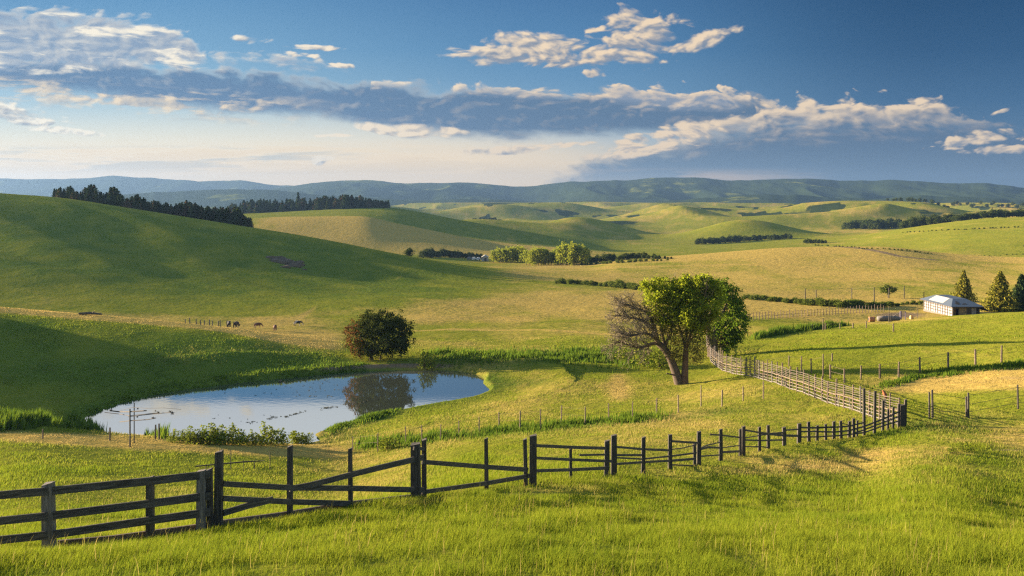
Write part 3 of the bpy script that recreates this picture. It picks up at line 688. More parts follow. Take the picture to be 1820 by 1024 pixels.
# ------------------------------------------------------------------ wood and wire
def wood_material(name, a, b, rough=0.75, scale=7.0, st=(1.0, 1.0, 1.0)):
    m, n, out = material(name)
    tc = n.new('ShaderNodeTexCoord'); geo = n.new('ShaderNodeNewGeometry')
    mp = n.new('ShaderNodeMapping'); n.nt.links.new(geo.outputs['Position'], mp.inputs[0]); mp.inputs['Scale'].default_value = st
    n1 = n.noise(mp.outputs[0], scale, 6, .65); n2 = n.noise(mp.outputs[0], scale * 5, 3, .6)
    c = n.mix(n.ss(n1 * 0.7 + n2 * 0.3, 0.36, 0.64), a, b)
    bs = n.new('ShaderNodeBsdfPrincipled'); n.put(bs.inputs['Base Color'], c); bs.inputs['Roughness'].default_value = rough
    bp = n.new('ShaderNodeBump'); bp.inputs['Strength'].default_value = 0.5; bp.inputs['Distance'].default_value = 0.01
    n.put(bp.inputs['Height'], n2 + n1); n.nt.links.new(bp.outputs[0], bs.inputs['Normal'])
    n.nt.links.new(bs.outputs[0], out.inputs[0]); return m
DARK = wood_material('dark_weathered_wood', (0.008, 0.007, 0.006, 1), (0.070, 0.058, 0.048, 1), .8, 3.0, (9.0, 9.0, .9))
DARKR = wood_material('dark_weathered_rail', (0.009, 0.008, 0.007, 1), (0.075, 0.064, 0.055, 1), .8, 3.0, (.8, .8, 9.0))
GREYW = wood_material('grey_weathered_wood', (0.055, 0.050, 0.046, 1), (0.17, 0.15, 0.135, 1), .8, 3.0, (8.0, 8.0, .8))
BROWN = wood_material('brown_post_wood', (0.055, 0.038, 0.026, 1), (0.14, 0.10, 0.068, 1))
PALE = wood_material('bleached_rail_wood', (0.030, 0.023, 0.017, 1), (0.095, 0.074, 0.055, 1), .8, 2.6)
TAN = wood_material('pale_post_wood', (0.09, 0.065, 0.045, 1), (0.20, 0.15, 0.10, 1))
def flat_material(name, col, rough=0.6, metal=0.0):
    m, n, out = material(name)
    geo = n.new('ShaderNodeNewGeometry'); nz = n.noise(geo.outputs['Position'], 6.0, 4, .6)
    bs = n.new('ShaderNodeBsdfPrincipled')
    n.put(bs.inputs['Base Color'], n.mix(nz, tuple(v * .7 for v in col[:3]) + (1,), tuple(min(1, v * 1.25) for v in col[:3]) + (1,)))
    bs.inputs['Roughness'].default_value = rough; bs.inputs['Metallic'].default_value = metal
    n.nt.links.new(bs.outputs[0], out.inputs[0]); return m
WIRE = flat_material('rusty_wire', (0.10, 0.075, 0.055), .7)

# --- the dark board fence that runs from the lower left to the corner on the right
FA = np.array([(-120, 17.8), (0, 18.3), (88, 19), (267, 19.8), (385, 20.5), (515, 22), (623, 23.5), (752, 26), (865, 29), (942, 31), (1090, 37), (1190, 42), (1240, 44), (1320, 49), (1400, 53), (1470, 56), (1540, 58), (1605, 60), (1660, 62)], float)
def YA(px): return float(pchip_eval(FA[:, 0], FA[:, 1], np.array([float(px)]))[0])
def PA(px, py, dy=0.0): return P(px, py, YA(px) + dy)
org = PA(752, 890)
fenceA = empty('wooden_fence', org, 'long dark board fence with uneven posts crossing the near slope', 'fence')
postsA = [(88, 858, 982, 18, 'g'), (267, 847, 964, 12, ''), (357, 836, 945, 14, 'g'), (374, 834, 945, 10, ''), (388, 803, 944, 13, ''), (515, 793, 928, 9, ''), (623, 797, 908, 7.5, ''), (740, 788, 891, 17, ''), (754, 781, 893, 8.5, ''),
          (865, 779, 870, 7, ''), (935, 780, 862, 7, ''), (947, 774, 864, 13, ''), (1015, 797, 852, 5.2, ''), (1078, 783, 846, 9, ''), (1091, 773, 848, 10, ''), (1143, 777, 840, 7, ''), (1191, 773, 836, 7, ''),
          (1235, 789, 829, 5, ''), (1242, 767, 827, 7, ''), (1281, 763, 819, 6, ''), (1316, 762, 812, 4.5, ''), (1321, 758, 811, 6, ''), (1350, 759, 805, 5, ''), (1366, 756, 794, 5, ''), (1394, 759, 793, 6, ''), (1420, 753, 785, 6.5, ''),
          (1438, 750, 786, 5, ''), (1452, 756, 788, 4.5, ''), (1468, 754, 785, 4, ''), (1482, 749, 779, 5, ''), (1495, 748, 782, 4.5, ''), (1509, 749, 778, 4.5, ''), (1517, 744, 777, 4.5, ''), (1523, 747, 774, 3, ''),
          (1536, 690, 773, 4.2, ''), (1554, 695, 768, 4.2, ''), (1569, 712, 763, 4.2, ''), (1578, 727, 761, 3.6, ''), (1587, 723, 760, 3.6, ''), (1597, 718, 755, 4.0, ''), (1603, 720, 754, 9, ''), (1608.5, 710, 753, 4, '')]
for px, t, b, w, k in postsA:
    Y = YA(px); x = (px - CX) / F * Y; zg = ground(x, Y) - 0.35; zb = (CY - b) / F * Y; zt = (CY - t) / F * Y
    wm = w / F * Y; mb = MB(); lean = random.uniform(-.02, .02)
    zz = min(zg, zb - .3)
    tp = [Vector((x - (zt - zz) * lean * .0, Y, zz)), Vector((x + (zt - zz) * lean, Y + random.uniform(-.03, .03), zt))]
    # slightly tapered, weathered square post with a sloped top
    hw = wm / 2; vs = []
    for q, kk in ((tp[0], 1.06), (tp[0].lerp(tp[1], .5), 1.0), (tp[1], .94)):
        for i, j in ((-1, -1), (1, -1), (1, 1), (-1, 1)):
            vs.append((q.x + i * hw * kk + random.uniform(-.004, .004), q.y + j * hw * kk, q.z + (0.02 * i * (1 if q is tp[1] else 0)) + (random.uniform(-.012, .012) if q is tp[1] else 0)))
    mb.add(vs, [(0, 3, 2, 1), (0, 1, 5, 4), (1, 2, 6, 5), (2, 3, 7, 6), (3, 0, 4, 7), (4, 5, 9, 8), (5, 6, 10, 9), (6, 7, 11, 10), (7, 4, 8, 11), (8, 9, 10, 11)])
    under(mb.build('post', GREYW if k == 'g' else DARK), fenceA)
railsA = [  # polylines in photo points with board height in photo pixels
 ([(-70, 886), (88, 873), (267, 855), (374, 843)], 14), ([(-70, 933), (88, 917), (267, 895), (374, 881)], 14), ([(-70, 967), (88, 951), (267, 925), (374, 910)], 14),
 ([(397, 860), (515, 867), (623, 868), (752, 871)], 9.5), ([(397, 886), (455, 889), (515, 892), (623, 895)], 9.5),
 ([(515, 869), (548, 863), (600, 850), (623, 844), (680, 830), (752, 813)], 10), ([(397, 912), (440, 899), (484, 888)], 11),
 ([(750, 821), (865, 830), (938, 835)], 8), ([(750, 875), (865, 859), (940, 846)], 7.5), ([(735, 797), (756, 798)], 6),
 ([(950, 792), (1015, 795), (1080, 797)], 5.5), ([(950, 814), (1015, 817), (1088, 820)], 5), ([(950, 837), (1015, 835), (1080, 832)], 5.5),
 ([(1030, 809), (1080, 808)], 3.5), ([(1091, 794), (1143, 798.5), (1191, 800.5)], 4), ([(1094, 809), (1141, 809)], 4), ([(1094, 813.5), (1141, 816), (1191, 811), (1238, 805)], 3),
 ([(1094, 825), (1143, 821.5), (1191, 819), (1236, 815.5)], 4), ([(1191, 784), (1242, 787.5)], 3.8), ([(1193, 799), (1215, 796), (1238, 790.5)], 1.6), ([(1192, 826), (1232, 828)], 2.4),
 ([(1244, 797), (1258, 791), (1283, 785.5)], 1.8), ([(1244, 799), (1258, 795), (1281, 796)], 3.6), ([(1244, 811), (1281, 808.5)], 2.2), ([(1262, 772.3), (1281, 773.5), (1318, 778)], 2.8), ([(1281, 796.5), (1318, 791)], 1.6), ([(1281, 804), (1318, 802)], 4),
 ([(1321, 764), (1350, 769), (1368, 771), (1396, 769)], 3.2), ([(1321, 782), (1350, 783), (1396, 782)], 2.6), ([(1321, 779), (1350, 774), (1366, 772)], 1.6), ([(1321, 794), (1352, 794), (1368, 796)], 2), ([(1350, 770), (1394, 774), (1421, 775)], 4.2),
 ([(1394, 765), (1420, 763)], 2.4), ([(1420, 760), (1452, 760.5), (1482, 759)], 3), ([(1420, 767), (1452, 767), (1482, 768), (1509, 765.5), (1536, 758), (1569, 745), (1600, 731)], 2.8), ([(1452, 760), (1482, 759.5), (1509, 757.5), (1536, 751)], 2.6),
 ([(1420, 777), (1452, 776.5), (1495, 774), (1536, 769), (1569, 757), (1602, 747)], 2.4), ([(1520, 769), (1536, 764), (1569, 751), (1602, 739)], 2.4), ([(1495, 752), (1517, 758), (1523, 764)], 1.4),
]
for pts, hpx in railsA:
    mb = MB(); side = -1
    for (a, b), (c, d) in zip(pts[:-1], pts[1:]):
        p0, p1 = PA(a, b, -0.07), PA(c, d, -0.07)
        mb.beam(p0, p1, hpx / F * p0.y, 0.035 if hpx > 4 else 0.03, hpx / F * p1.y)
    under(mb.build('rail', DARKR), fenceA)
# low retaining plank lying along the foot of the fence
mb = MB()
pts = [(102, 980), (200, 970), (354, 942), (397, 935), (513, 919), (620, 900), (733, 887)]
for (a, b), (c, d) in zip(pts[:-1], pts[1:]):
    p0 = PA(a, b, .12); p1 = PA(c, d, .12)
    p0.z = ground(p0.x, p0.y) + .03; p1.z = ground(p1.x, p1.y) + .03
    mb.beam(p0, p1, .28, .05)
under(mb.build('plank', BROWN), fenceA)

# --- generic post and wire line
def post_line(name, label, posts, mat, y0, y1, wpx=3.0, wires=(), wmat=None, wire_r=0.006, Yfix=None, minw=.035, bow=0.0):
    ps = []
    for px, t, b in posts:
        q = hit(px, b, y0, y1) if Yfix is None else Vector(((px - CX) / F * Yfix(px), Yfix(px), 0))
        q.z = ground(q.x, q.y); ps.append((q, max(.3, (b - t) / F * q.y)))
    root = empty(name, ps[len(ps) // 2][0], label, 'fence')
    for q, h in ps:
        mb = MB(); w = max(minw, wpx / F * q.y) * random.uniform(.85, 1.15) / 2; lx = random.uniform(-.03, .03) * h
        mb.tube([q + Vector((0, 0, -.25)), q + Vector((lx * .5, 0, h * .5)), q + Vector((lx, 0, h))], [w * 1.05, w, w * .92], 6)
        under(mb.build('post', mat), root)
    for f in wires:
        mb = MB(); mb.tube([q + Vector((0, -.05, h * f + random.uniform(-.02, .02))) for q, h in ps], wire_r, 4, False)
        under(mb.build('wire', wmat or WIRE), root)
    return root
post_line('wire_fence', 'line of thin bare posts curving below the pond toward the willows',
          [(627, 776, 801), (671, 769, 804), (721, 758, 790), (750, 756, 786), (783, 754, 781), (816, 748, 774), (852, 741, 769), (887, 733, 763), (924, 730, 764), (961, 727, 763), (998, 721, 753), (1040, 723, 754), (1082, 717, 748), (1124, 714, 747), (1167, 708, 739), (1206, 702, 733), (1246, 685, 723), (1283, 693, 723), (1321, 687, 713), (1357, 678, 709)],
          TAN, 60, 82, 2.4, (.9, .5), None, .005, minw=.07)
post_line('wire_fence', 'post and wire fence climbing across the lit field at right',
          [(1476, 648, 674), (1501, 655, 681), (1530, 650, 675), (1564, 647, 673), (1597, 643, 673), (1635, 635, 663), (1685, 626, 657), (1734, 621, 650), (1780, 614, 645), (1830, 609, 640), (1885, 603, 634)],
          BROWN, 78, 115, 3.2, (.92, .55), None, .010, minw=.11)
post_line('wire_fence', 'short dark wire fence with leaning paired posts near the right edge',
          [(1652, 697, 745), (1657.7, 693, 745), (1718, 705, 741), (1721, 698, 743), (1809.6, 684, 727), (1870, 680, 722)],
          DARK, 40, 75, 3.6, (.9, .55, .25), None, .011, minw=.09)
post_line('wire_fence', 'faint row of slim posts behind the bleached rail fence',
          [(1345, 640, 655), (1402, 632, 651), (1424, 633, 667), (1442, 637, 664), (1463, 629, 671), (1479, 628, 641)], BROWN, 85, 140, 2.4, (.9,), None, .008, minw=.09)
post_line('wire_fence', 'small posts along the green strip on the right field crest',
          [(1443, 577, 587), (1463, 567, 587), (1467, 574, 586), (1493, 574, 585), (1516, 574, 583), (1540, 571, 583), (1588, 575, 590)], BROWN, 130, 185, 2.0, (.85,), None, .010, minw=.10)
post_line('wire_fence', 'close set picket line on the flat left of the farmhouse',
          [(1328 + i * 5.4, 557 - i * .33 + random.uniform(-2.5, 2), 571.5 - 17.0 * (i / 45.0) ** .8) for i in range(46)], BROWN, 150, 260, 1.2, (.9, .5, .12), BROWN, .025, minw=.09)
post_line('wire_fence', 'old wire fence with tall thin posts over the far hedge at right',
          [(1431, 513, 536), (1451, 515, 536), (1514, 512, 531), (1554, 511, 539), (1580, 512, 530), (1607, 508, 531), (1642, 519, 531)], DARK, 190, 330, 1.6, (.98,), None, .02, minw=.11)
post_line('wire_fence', 'stubby old posts standing between pond and near fence at left',
          [(19, 742, 759), (76, 763, 780), (195, 760, 783), (276, 755, 780), (283, 753, 780)], DARK, 55, 75, 3.2, (), None, .006, minw=.08)
bf = post_line('broken_fence', 'fallen fence with a slanting top rail behind the near gate post',
          [(366, 828, 838), (410, 800, 834), (433, 817, 838), (452, 822, 834), (480, 803, 834)], DARK, 30, 60, 1.6, (), None, .006, minw=.035)
mb = MB(); a, b, c = hit(348, 838, 30, 60), hit(433, 838, 30, 60), hit(470, 838, 30, 60)
mb.beam(P(348, 829, a.y), P(433, 821, a.y), .07, .04); mb.beam(P(433, 821, a.y), P(470, 819, a.y), .09, .04, .03)
under(mb.build('rail', DARK), bf)

# --- bleached rail fence from the corner back to the willows
FW = np.array([(1256, 600, 131), (1257.5, 618, 124), (1263, 639, 114), (1285, 656, 104), (1350, 676, 92), (1404, 695, 82), (1472, 715, 73), (1540, 736, 66), (1606, 752, 60.4)], float)
cpts = []
for a, b in zip(FW[:-1], FW[1:]):
    for k in range(6): cpts.append(a + (b - a) * k / 6)
cpts.append(FW[-1])
wp = []
for px, py, Y in cpts:
    x = (px - CX) / F * Y; wp.append(Vector((x, Y, ground(x, Y))))
wh = [1.75 if p.y > 100 else 1.68 for p in wp]
railf = empty('rail_fence', wp[30], 'tall bleached rail fence winding from the dark corner post back to the willows', 'fence')
# resample by length
cum = [0.0]
for a, b in zip(wp[:-1], wp[1:]): cum.append(cum[-1] + (b - a).length)
def along(s):
    i = min(max(int(np.searchsorted(cum, s)) - 1, 0), len(wp) - 2); t = (s - cum[i]) / (cum[i + 1] - cum[i]); return wp[i].lerp(wp[i + 1], t)
s = 0.0; L = cum[-1]; stations = []
while s < L:
    q = along(s); stations.append(q); mb = MB(); w = random.uniform(.055, .08); h = random.uniform(1.62, 2.0)
    if random.random() < .12: h += .35
    lx = random.uniform(-.05, .05)
    mb.tube([q + Vector((.0, -.07, -.3)), q + Vector((lx, -.07, h))], [w, w * .85], 6)
    under(mb.build('post', BROWN if random.random() < .7 else GREYW), railf)
    s += random.uniform(1.25, 1.7)
levels = [(1.60, 'p', .024), (1.45, 'p', .019), (1.30, 'p', .019), (1.15, 'p', .019), (1.00, 'p', .019), (.84, 'b', .045), (.58, 'b', .03), (.34, 'g', .025), (.10, 'g', .04)]
for z, k, r in levels:
    mb = MB(); pr = None
    for i in range(0, len(stations) - 1):
        a, b = stations[i], stations[i + 1]
        mb.beam(a + Vector((0, 0, z + random.uniform(-.03, .03))), b + Vector((0, 0, z + random.uniform(-.05, .05))), r * 2, .03)
    under(mb.build('rail', {'p': PALE, 'b': BROWN, 'g': GREYW}[k]), railf)
# split pickets wedged behind the lower rails
for i in range(95):
    mb = MB(); q = along(random.uniform(.3, .97) * L); mb.tube([q + Vector((0, .08, -.05)), q + Vector((random.uniform(-.3, .3), .09, random.uniform(.6, 1.0)))], .02, 4)
    under(mb.build('picket', GREYW), railf)

# --- post with weathered crossbars in front of the pond
q = hit(231, 795, 50, 80); sc = q.y / F
rack = empty('crossbar_post', q, 'dark post with thin crossbars and dried tufts in front of the pond', 'post')
mb = MB(); mb.tube([q + Vector((0, 0, -.3)), q + Vector((0, 0, 68 * sc))], [.055, .045], 6); under(mb.build('post', DARK), rack)
mb = MB(); mb.tube([q + Vector((-18.5 * sc, 2.5, -.5)), q + Vector((-18.5 * sc, 2.5, 65 * sc))], .035, 5); under(mb.build('post', DARK), rack)
def bar(pts, r):
    mb = MB(); mb.tube([P(a, b, q.y + dy) for a, b, dy in pts], r, 5); under(mb.build('crossbar', DARK), rack)
bar([(195, 730, 1.5), (212, 732, 2.4), (231, 732, .05), (260, 730, -.8)], .04)
bar([(186, 733, 2.8), (212, 736, 2.4), (231, 739, .05), (280, 734, -1)], .022)
bar([(214, 730, 2.4), (236, 724, 1), (262, 726, -.5), (290, 725, -1.4), (322, 728, -2)], .012)
bar([(213, 750, 2.4), (231, 748, .05), (262, 746, -.8), (277, 743, -1.2)], .03)
bar([(228, 741, .3), (280, 735, -.9), (308, 733, -1.6)], .022)
for a, b, r, dy in ((245, 726, 2.2, -.6), (276, 730, 2.2, -1), (281, 733, 3, -1.1), (306, 734, 5.5, -1.6), (302, 731, 3, -1.5), (197, 729, 3, 1.6), (244, 741, 2, -.5), (272, 743, 3, -1.2)):
    mb = MB(); c = P(a, b, q.y + dy)
    for k in range(22):
        d = Vector((random.gauss(0, 1), random.gauss(0, 1), random.gauss(0, .8))).normalized() * r * sc * random.uniform(.5, 1.1)
        mb.tube([c, c + d], [.02, .008], 4)
    under(mb.build('tuft', DARK), rack)
# rust-brown bird on a post of the corner
# ------------------------------------------------------------------ foliage
def leaf_material(name, a, b, trans=0.35, dryc=None):
    m, n, out = material(name)
    r = n.attr('rnd')
    c = n.mix(r, a, b)
    if dryc is not None: c = n.mix(n.ss(n.attr('dry'), .4, .6), c, dryc)
    df = n.new('ShaderNodeBsdfDiffuse'); tr = n.new('ShaderNodeBsdfTranslucent'); mx = n.new('ShaderNodeMixShader'); mx.inputs[0].default_value = trans
    n.put(df.inputs[0], c); n.put(tr.inputs[0], c)
    n.nt.links.new(df.outputs[0], mx.inputs[1]); n.nt.links.new(tr.outputs[0], mx.inputs[2]); n.nt.links.new(mx.outputs[0], out.inputs[0])
    return m
LEAF_WILLOW = leaf_material('willow_leaves', (0.13, 0.185, 0.012, 1), (0.29, 0.32, 0.024, 1), .6)
LEAF_DEEP = leaf_material('deep_green_leaves', (0.055, 0.110, 0.009, 1), (0.145, 0.205, 0.016, 1), .45)
LEAF_OLIVE = leaf_material('thin_olive_leaves', (0.09, 0.085, 0.02, 1), (0.17, 0.15, 0.04, 1), .35)
LEAF_DARK = leaf_material('dark_bush_leaves', (0.020, 0.032, 0.007, 1), (0.058, 0.068, 0.014, 1), .25, (0.12, 0.055, 0.018, 1))
LEAF_POPLAR = leaf_material('poplar_leaves', (0.15, 0.20, 0.02, 1), (0.30, 0.31, 0.035, 1), .35)
LEAF_SHRUB = leaf_material('shrub_leaves', (0.09, 0.14, 0.015, 1), (0.20, 0.22, 0.025, 1), .4)
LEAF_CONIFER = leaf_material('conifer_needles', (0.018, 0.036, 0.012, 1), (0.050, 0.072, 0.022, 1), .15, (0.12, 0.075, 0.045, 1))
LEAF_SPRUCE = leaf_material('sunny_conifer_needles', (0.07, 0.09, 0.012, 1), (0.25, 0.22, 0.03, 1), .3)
LEAF_WOOD = leaf_material('woodland_leaves', (0.022, 0.042, 0.012, 1), (0.07, 0.085, 0.02, 1), .2)
LEAF_HEDGE = leaf_material('hedge_leaves', (0.05, 0.085, 0.012, 1), (0.13, 0.15, 0.025, 1), .3)
BARK = wood_material('bark', (0.035, 0.024, 0.017, 1), (0.10, 0.07, 0.048, 1), .9, 5.0)
BARK_RED = wood_material('reddish_bark', (0.05, 0.028, 0.018, 1), (0.13, 0.075, 0.045, 1), .9, 5.0)
TWIG = flat_material('bare_twigs', (0.135, 0.108, 0.068), .9)
def leaf_mesh(name, C, size, up=0.0, dryv=None, rnd=None):
    """one small four-cornered leaf per centre, free orientation"""
    N = len(C); C = np.asarray(C, float); size = np.broadcast_to(size, (N,))
    a = rng.normal(size=(N, 3)); a[:, 2] -= up; a /= np.linalg.norm(a, axis=1)[:, None]
    b = np.cross(a, rng.normal(size=(N, 3))); b /= np.linalg.norm(b, axis=1)[:, None] + 1e-9
    L = size[:, None] * a * .62; W = size[:, None] * b * .36
    V = np.stack([C - L, C + W - L * .1, C + L, C - W - L * .1], 1).reshape(-1, 3)
    at = dict(rnd=np.repeat(rng.random(N) if rnd is None else rnd, 4))
    if dryv is not None: at['dry'] = np.repeat(dryv, 4)
    return np_mesh(name, V, np.arange(4 * N).reshape(-1, 4), 4, False, at)
def lobes_cloud(lobes, n_cl, per, spread, shell=.55, flat=1.0):
    """clumps of leaf positions in the outer part of several ellipsoids (cx,cy,cz,rx,ry,rz)"""
    lobes = np.array(lobes, float); vol = lobes[:, 3] * lobes[:, 4] * lobes[:, 5]; pr = vol ** .75; pr /= pr.sum()
    i = rng.choice(len(lobes), n_cl, p=pr); d = rng.normal(size=(n_cl, 3)); d /= np.linalg.norm(d, axis=1)[:, None]
    r = shell + (1.06 - shell) * rng.random(n_cl) ** .7
    r = r * (1 + .16 * rng.normal(size=n_cl))
    c = lobes[i, :3] + d * r[:, None] * lobes[i, 3:]
    p = np.repeat(c, per, 0) + rng.normal(size=(n_cl * per, 3)) * spread * np.array([1, 1, .75 * flat])
    tone = np.repeat(rng.random(n_cl), per) * .65 + rng.random(n_cl * per) * .35
    return p, tone
def branch_tree(mb, p, d, length, r, depth, spread=.55, up=.12, seg=4, tips=None, minr=.006, jit=.16, ratio=.72, kids=(2, 3)):
    pts = [p.copy()]; q = p.copy(); v = d.normalized()
    for k in range(seg):
        v = (v + Vector((random.gauss(0, jit), random.gauss(0, jit), random.gauss(0, jit) + up * .25))).normalized()
        q = q + v * length / seg; pts.append(q.copy())
    mb.tube(pts, [max(minr, r * (1 - .4 * i / seg)) for i in range(seg + 1)], 6 if r > .05 else (4 if r > .02 else 3), False)
    if depth == 0:
        if tips is not None: tips.append((q.copy(), v.copy()))
        return
    for k in range(random.randint(*kids)):
        t = random.uniform(.45, 1.0); i = min(int(t * seg), seg - 1); b = pts[i].lerp(pts[i + 1], t * seg - i)
        w = (v + Vector((random.gauss(0, spread), random.gauss(0, spread), random.gauss(0, spread) + up))).normalized()
        branch_tree(mb, b, w, length * ratio * random.uniform(.75, 1.15), r * .58, depth - 1, spread, up, seg, tips, minr, jit, ratio, kids)

# ---- the willows by the rail fence (points read off the photo, at their real distance)
def at(px, py, Y, dy=0): return P(px, py, Y + dy) + Vector((0, 0, 0)) if dy == 0 else Vector(((px - CX) / F * Y, Y + dy, (CY - py) / F * Y))
def limb(mb, pts, r0, r1, n=8):
    """smooth limb through points"""
    P_ = [Vector(p) for p in pts]; out = []
    for i in range(len(P_) - 1):
        a = P_[max(i - 1, 0)]; b = P_[i]; c = P_[i + 1]; d = P_[min(i + 2, len(P_) - 1)]
        for k in range(4):
            t = k / 4
            out.append(.5 * ((2 * b) + (c - a) * t + (2 * a - 5 * b + 4 * c - d) * t * t + (3 * b - a - 3 * c + d) * t ** 3))
    out.append(P_[-1]); m = len(out) - 1
    mb.tube(out, [r0 + (r1 - r0) * (i / m) ** .8 for i in range(m + 1)], n, True)
    return out
def lob(px, py, Y, rpx, rpy, dy=0, depth=None):
    s = Y / F; c = at(px, py, Y, dy or .0001); return (c.x, c.y, c.z, rpx * s, (depth or rpx) * s, rpy * s)

b1 = hit(1209, 683, 80, 118); Y1 = b1.y
t1 = empty('willow_tree', b1, 'leaning willow with a bare half dead crown on its left side', 'tree', 'willows at the end of the rail fence')
mb = MB()
tr = limb(mb, [b1 + Vector((0, 0, -.4)), at(1203, 668, Y1), at(1193, 641, Y1), at(1183, 623, Y1), at(1170, 610, Y1)], .52, .30, 10)
mains = [([(1170, 610, 0), (1155, 611, -.3), (1138, 616, -.6), (1118, 613, -.5), (1104, 606, -.3)], .22), ([(1176, 616, 0), (1158, 596, -.6), (1140, 590, -1), (1120, 594, -1.2), (1102, 590, -1)], .20),
         ([(1170, 610, 0), (1160, 585, .4), (1145, 572, .6), (1125, 566, .4), (1098, 560, .2)], .20), ([(1172, 612, 0), (1163, 580, .2), (1150, 558, .4), (1132, 549, .8), (1108, 542, 1)], .18), ([(1186, 628, 0), (1178, 595, .5), (1177, 560, .8), (1168, 530, 1), (1160, 508, 1.2)], .2),
         ([(1180, 620, 0), (1192, 585, -.4), (1196, 550, -.6), (1200, 515, -.6)], .18), ([(1204, 668, 0), (1190, 664, -.4), (1183, 662, -.6)], .1)]
bare_ob = MB()
for k, (pts, r) in enumerate(mains):
    o_ = limb(mb, [at(a, b, Y1, c or .0001) for a, b, c in pts], r, .05, 7)
    if k < 4:
        for i in range(3, len(o_)):
            for rep in range(3):
                v = (o_[i] - o_[i - 1]).normalized() + Vector((random.gauss(-.15, .5), random.gauss(0, .6), random.gauss(.12, .6)))
                branch_tree(bare_ob, o_[i], v, random.uniform(.7, 1.4), .045, 4, .6, .04, 3, None, .008, .22, .68, (2, 3))
under(mb.build('trunk', BARK, None, True), t1); under(bare_ob.build('bare_branches', TWIG), t1)
pos, tone = lobes_cloud([lob(1176, 522, Y1, 26, 22), lob(1155, 511, Y1, 17, 13, .5), lob(1196, 540, Y1, 22, 26, -.5), lob(1182, 502, Y1, 14, 9, 1), lob(1160, 530, Y1, 18, 12, -1), lob(1188, 566, Y1, 22, 24), lob(1145, 506, Y1, 8, 6), lob(1166, 552, Y1, 14, 10, -.6), lob(1200, 512, Y1, 16, 13, .6), lob(1206, 530, Y1, 14, 16, .3)], 390, 22, .21, .4)
under(link_mesh('crown', leaf_mesh('crown', pos, rng.uniform(.13, .24, len(pos)), .5, None, tone), None, [LEAF_WILLOW]), t1)
pos, tone = lobes_cloud([lob(1168, 585, Y1, 22, 30), lob(1192, 605, Y1, 22, 32), lob(1158, 560, Y1, 12, 12)], 110, 22, .26, .3)
under(link_mesh('thin_foliage', leaf_mesh('thin_foliage', pos, rng.uniform(.09, .17, len(pos)), .5, None, tone), None, [LEAF_OLIVE]), t1)

b2 = hit(1218, 683, 80, 118); Y2 = b2.y + .2
t2 = empty('willow_tree', b2, 'upright willow with a reddish trunk and a broad bright green crown', 'tree', 'willows at the end of the rail fence')
mb = MB()
limb(mb, [b2 + Vector((0, .2, -.4)), at(1217, 668, Y2), at(1218, 648, Y2), at(1219, 620, Y2)], .42, .26, 10)
m2 = [([(1219, 622, 0), (1214, 600, .3), (1207, 575, .5), (1204, 545, .7), (1200, 515, .9)], .16), ([(1219, 620, 0), (1226, 595, -.3), (1236, 570, -.5), (1246, 540, -.7), (1252, 512, -.9)], .18), ([(1219, 625, 0), (1230, 605, .6), (1250, 585, .9), (1268, 560, 1), (1280, 535, 1)], .14), ([(1219, 615, 0), (1222, 580, .2), (1226, 545, .2), (1232, 515, .3)], .15)]
tw = MB()
for pts, r in m2:
    o_ = limb(mb, [at(a, b, Y2, c or .0001) for a, b, c in pts], r, .04, 6)
    for i in range(3, len(o_)):
        for rep in range(2):
            branch_tree(tw, o_[i], (o_[i] - o_[i - 1]).normalized() + Vector((random.gauss(0, .6), random.gauss(0, .6), random.gauss(.1, .5))), random.uniform(.6, 1.1), .03, 2, .5, .1, 3, None, .009, .2, .66, (2, 3))
under(mb.build('trunk', BARK_RED, None, True), t2); under(tw.build('bare_branches', TWIG), t2)
pos, tone = lobes_cloud([lob(1226, 532, Y2, 25, 24), lob(1253, 512, Y2, 23, 16, 1), lob(1214, 514, Y2, 14, 12, -.5), lob(1254, 548, Y2, 24, 22, -1), lob(1250, 497, Y2, 13, 8, .5), lob(1220, 560, Y2, 20, 20, -1.2), lob(1272, 528, Y2, 18, 20, .6), lob(1238, 503, Y2, 12, 9, -.4), lob(1268, 508, Y2, 12, 9, .8), lob(1240, 574, Y2, 20, 18, -.6), lob(1228, 512, Y2, 10, 7, .2), lob(1210, 505, Y2, 13, 9, .3), lob(1222, 500, Y2, 12, 8, .8)], 640, 22, .21, .4)
under(link_mesh('crown', leaf_mesh('crown', pos, rng.uniform(.13, .25, len(pos)), .4, None, tone), None, [LEAF_WILLOW]), t2)
pos, tone = lobes_cloud([lob(1224, 600, Y2, 34, 34), lob(1250, 590, Y2, 24, 30), lob(1238, 630, Y2, 20, 26), lob(1205, 628, Y2, 14, 22)], 230, 20, .26, .25)
under(link_mesh('thin_foliage', leaf_mesh('thin_foliage', pos, rng.uniform(.09, .17, len(pos)), .5, None, tone), None, [LEAF_OLIVE]), t2)

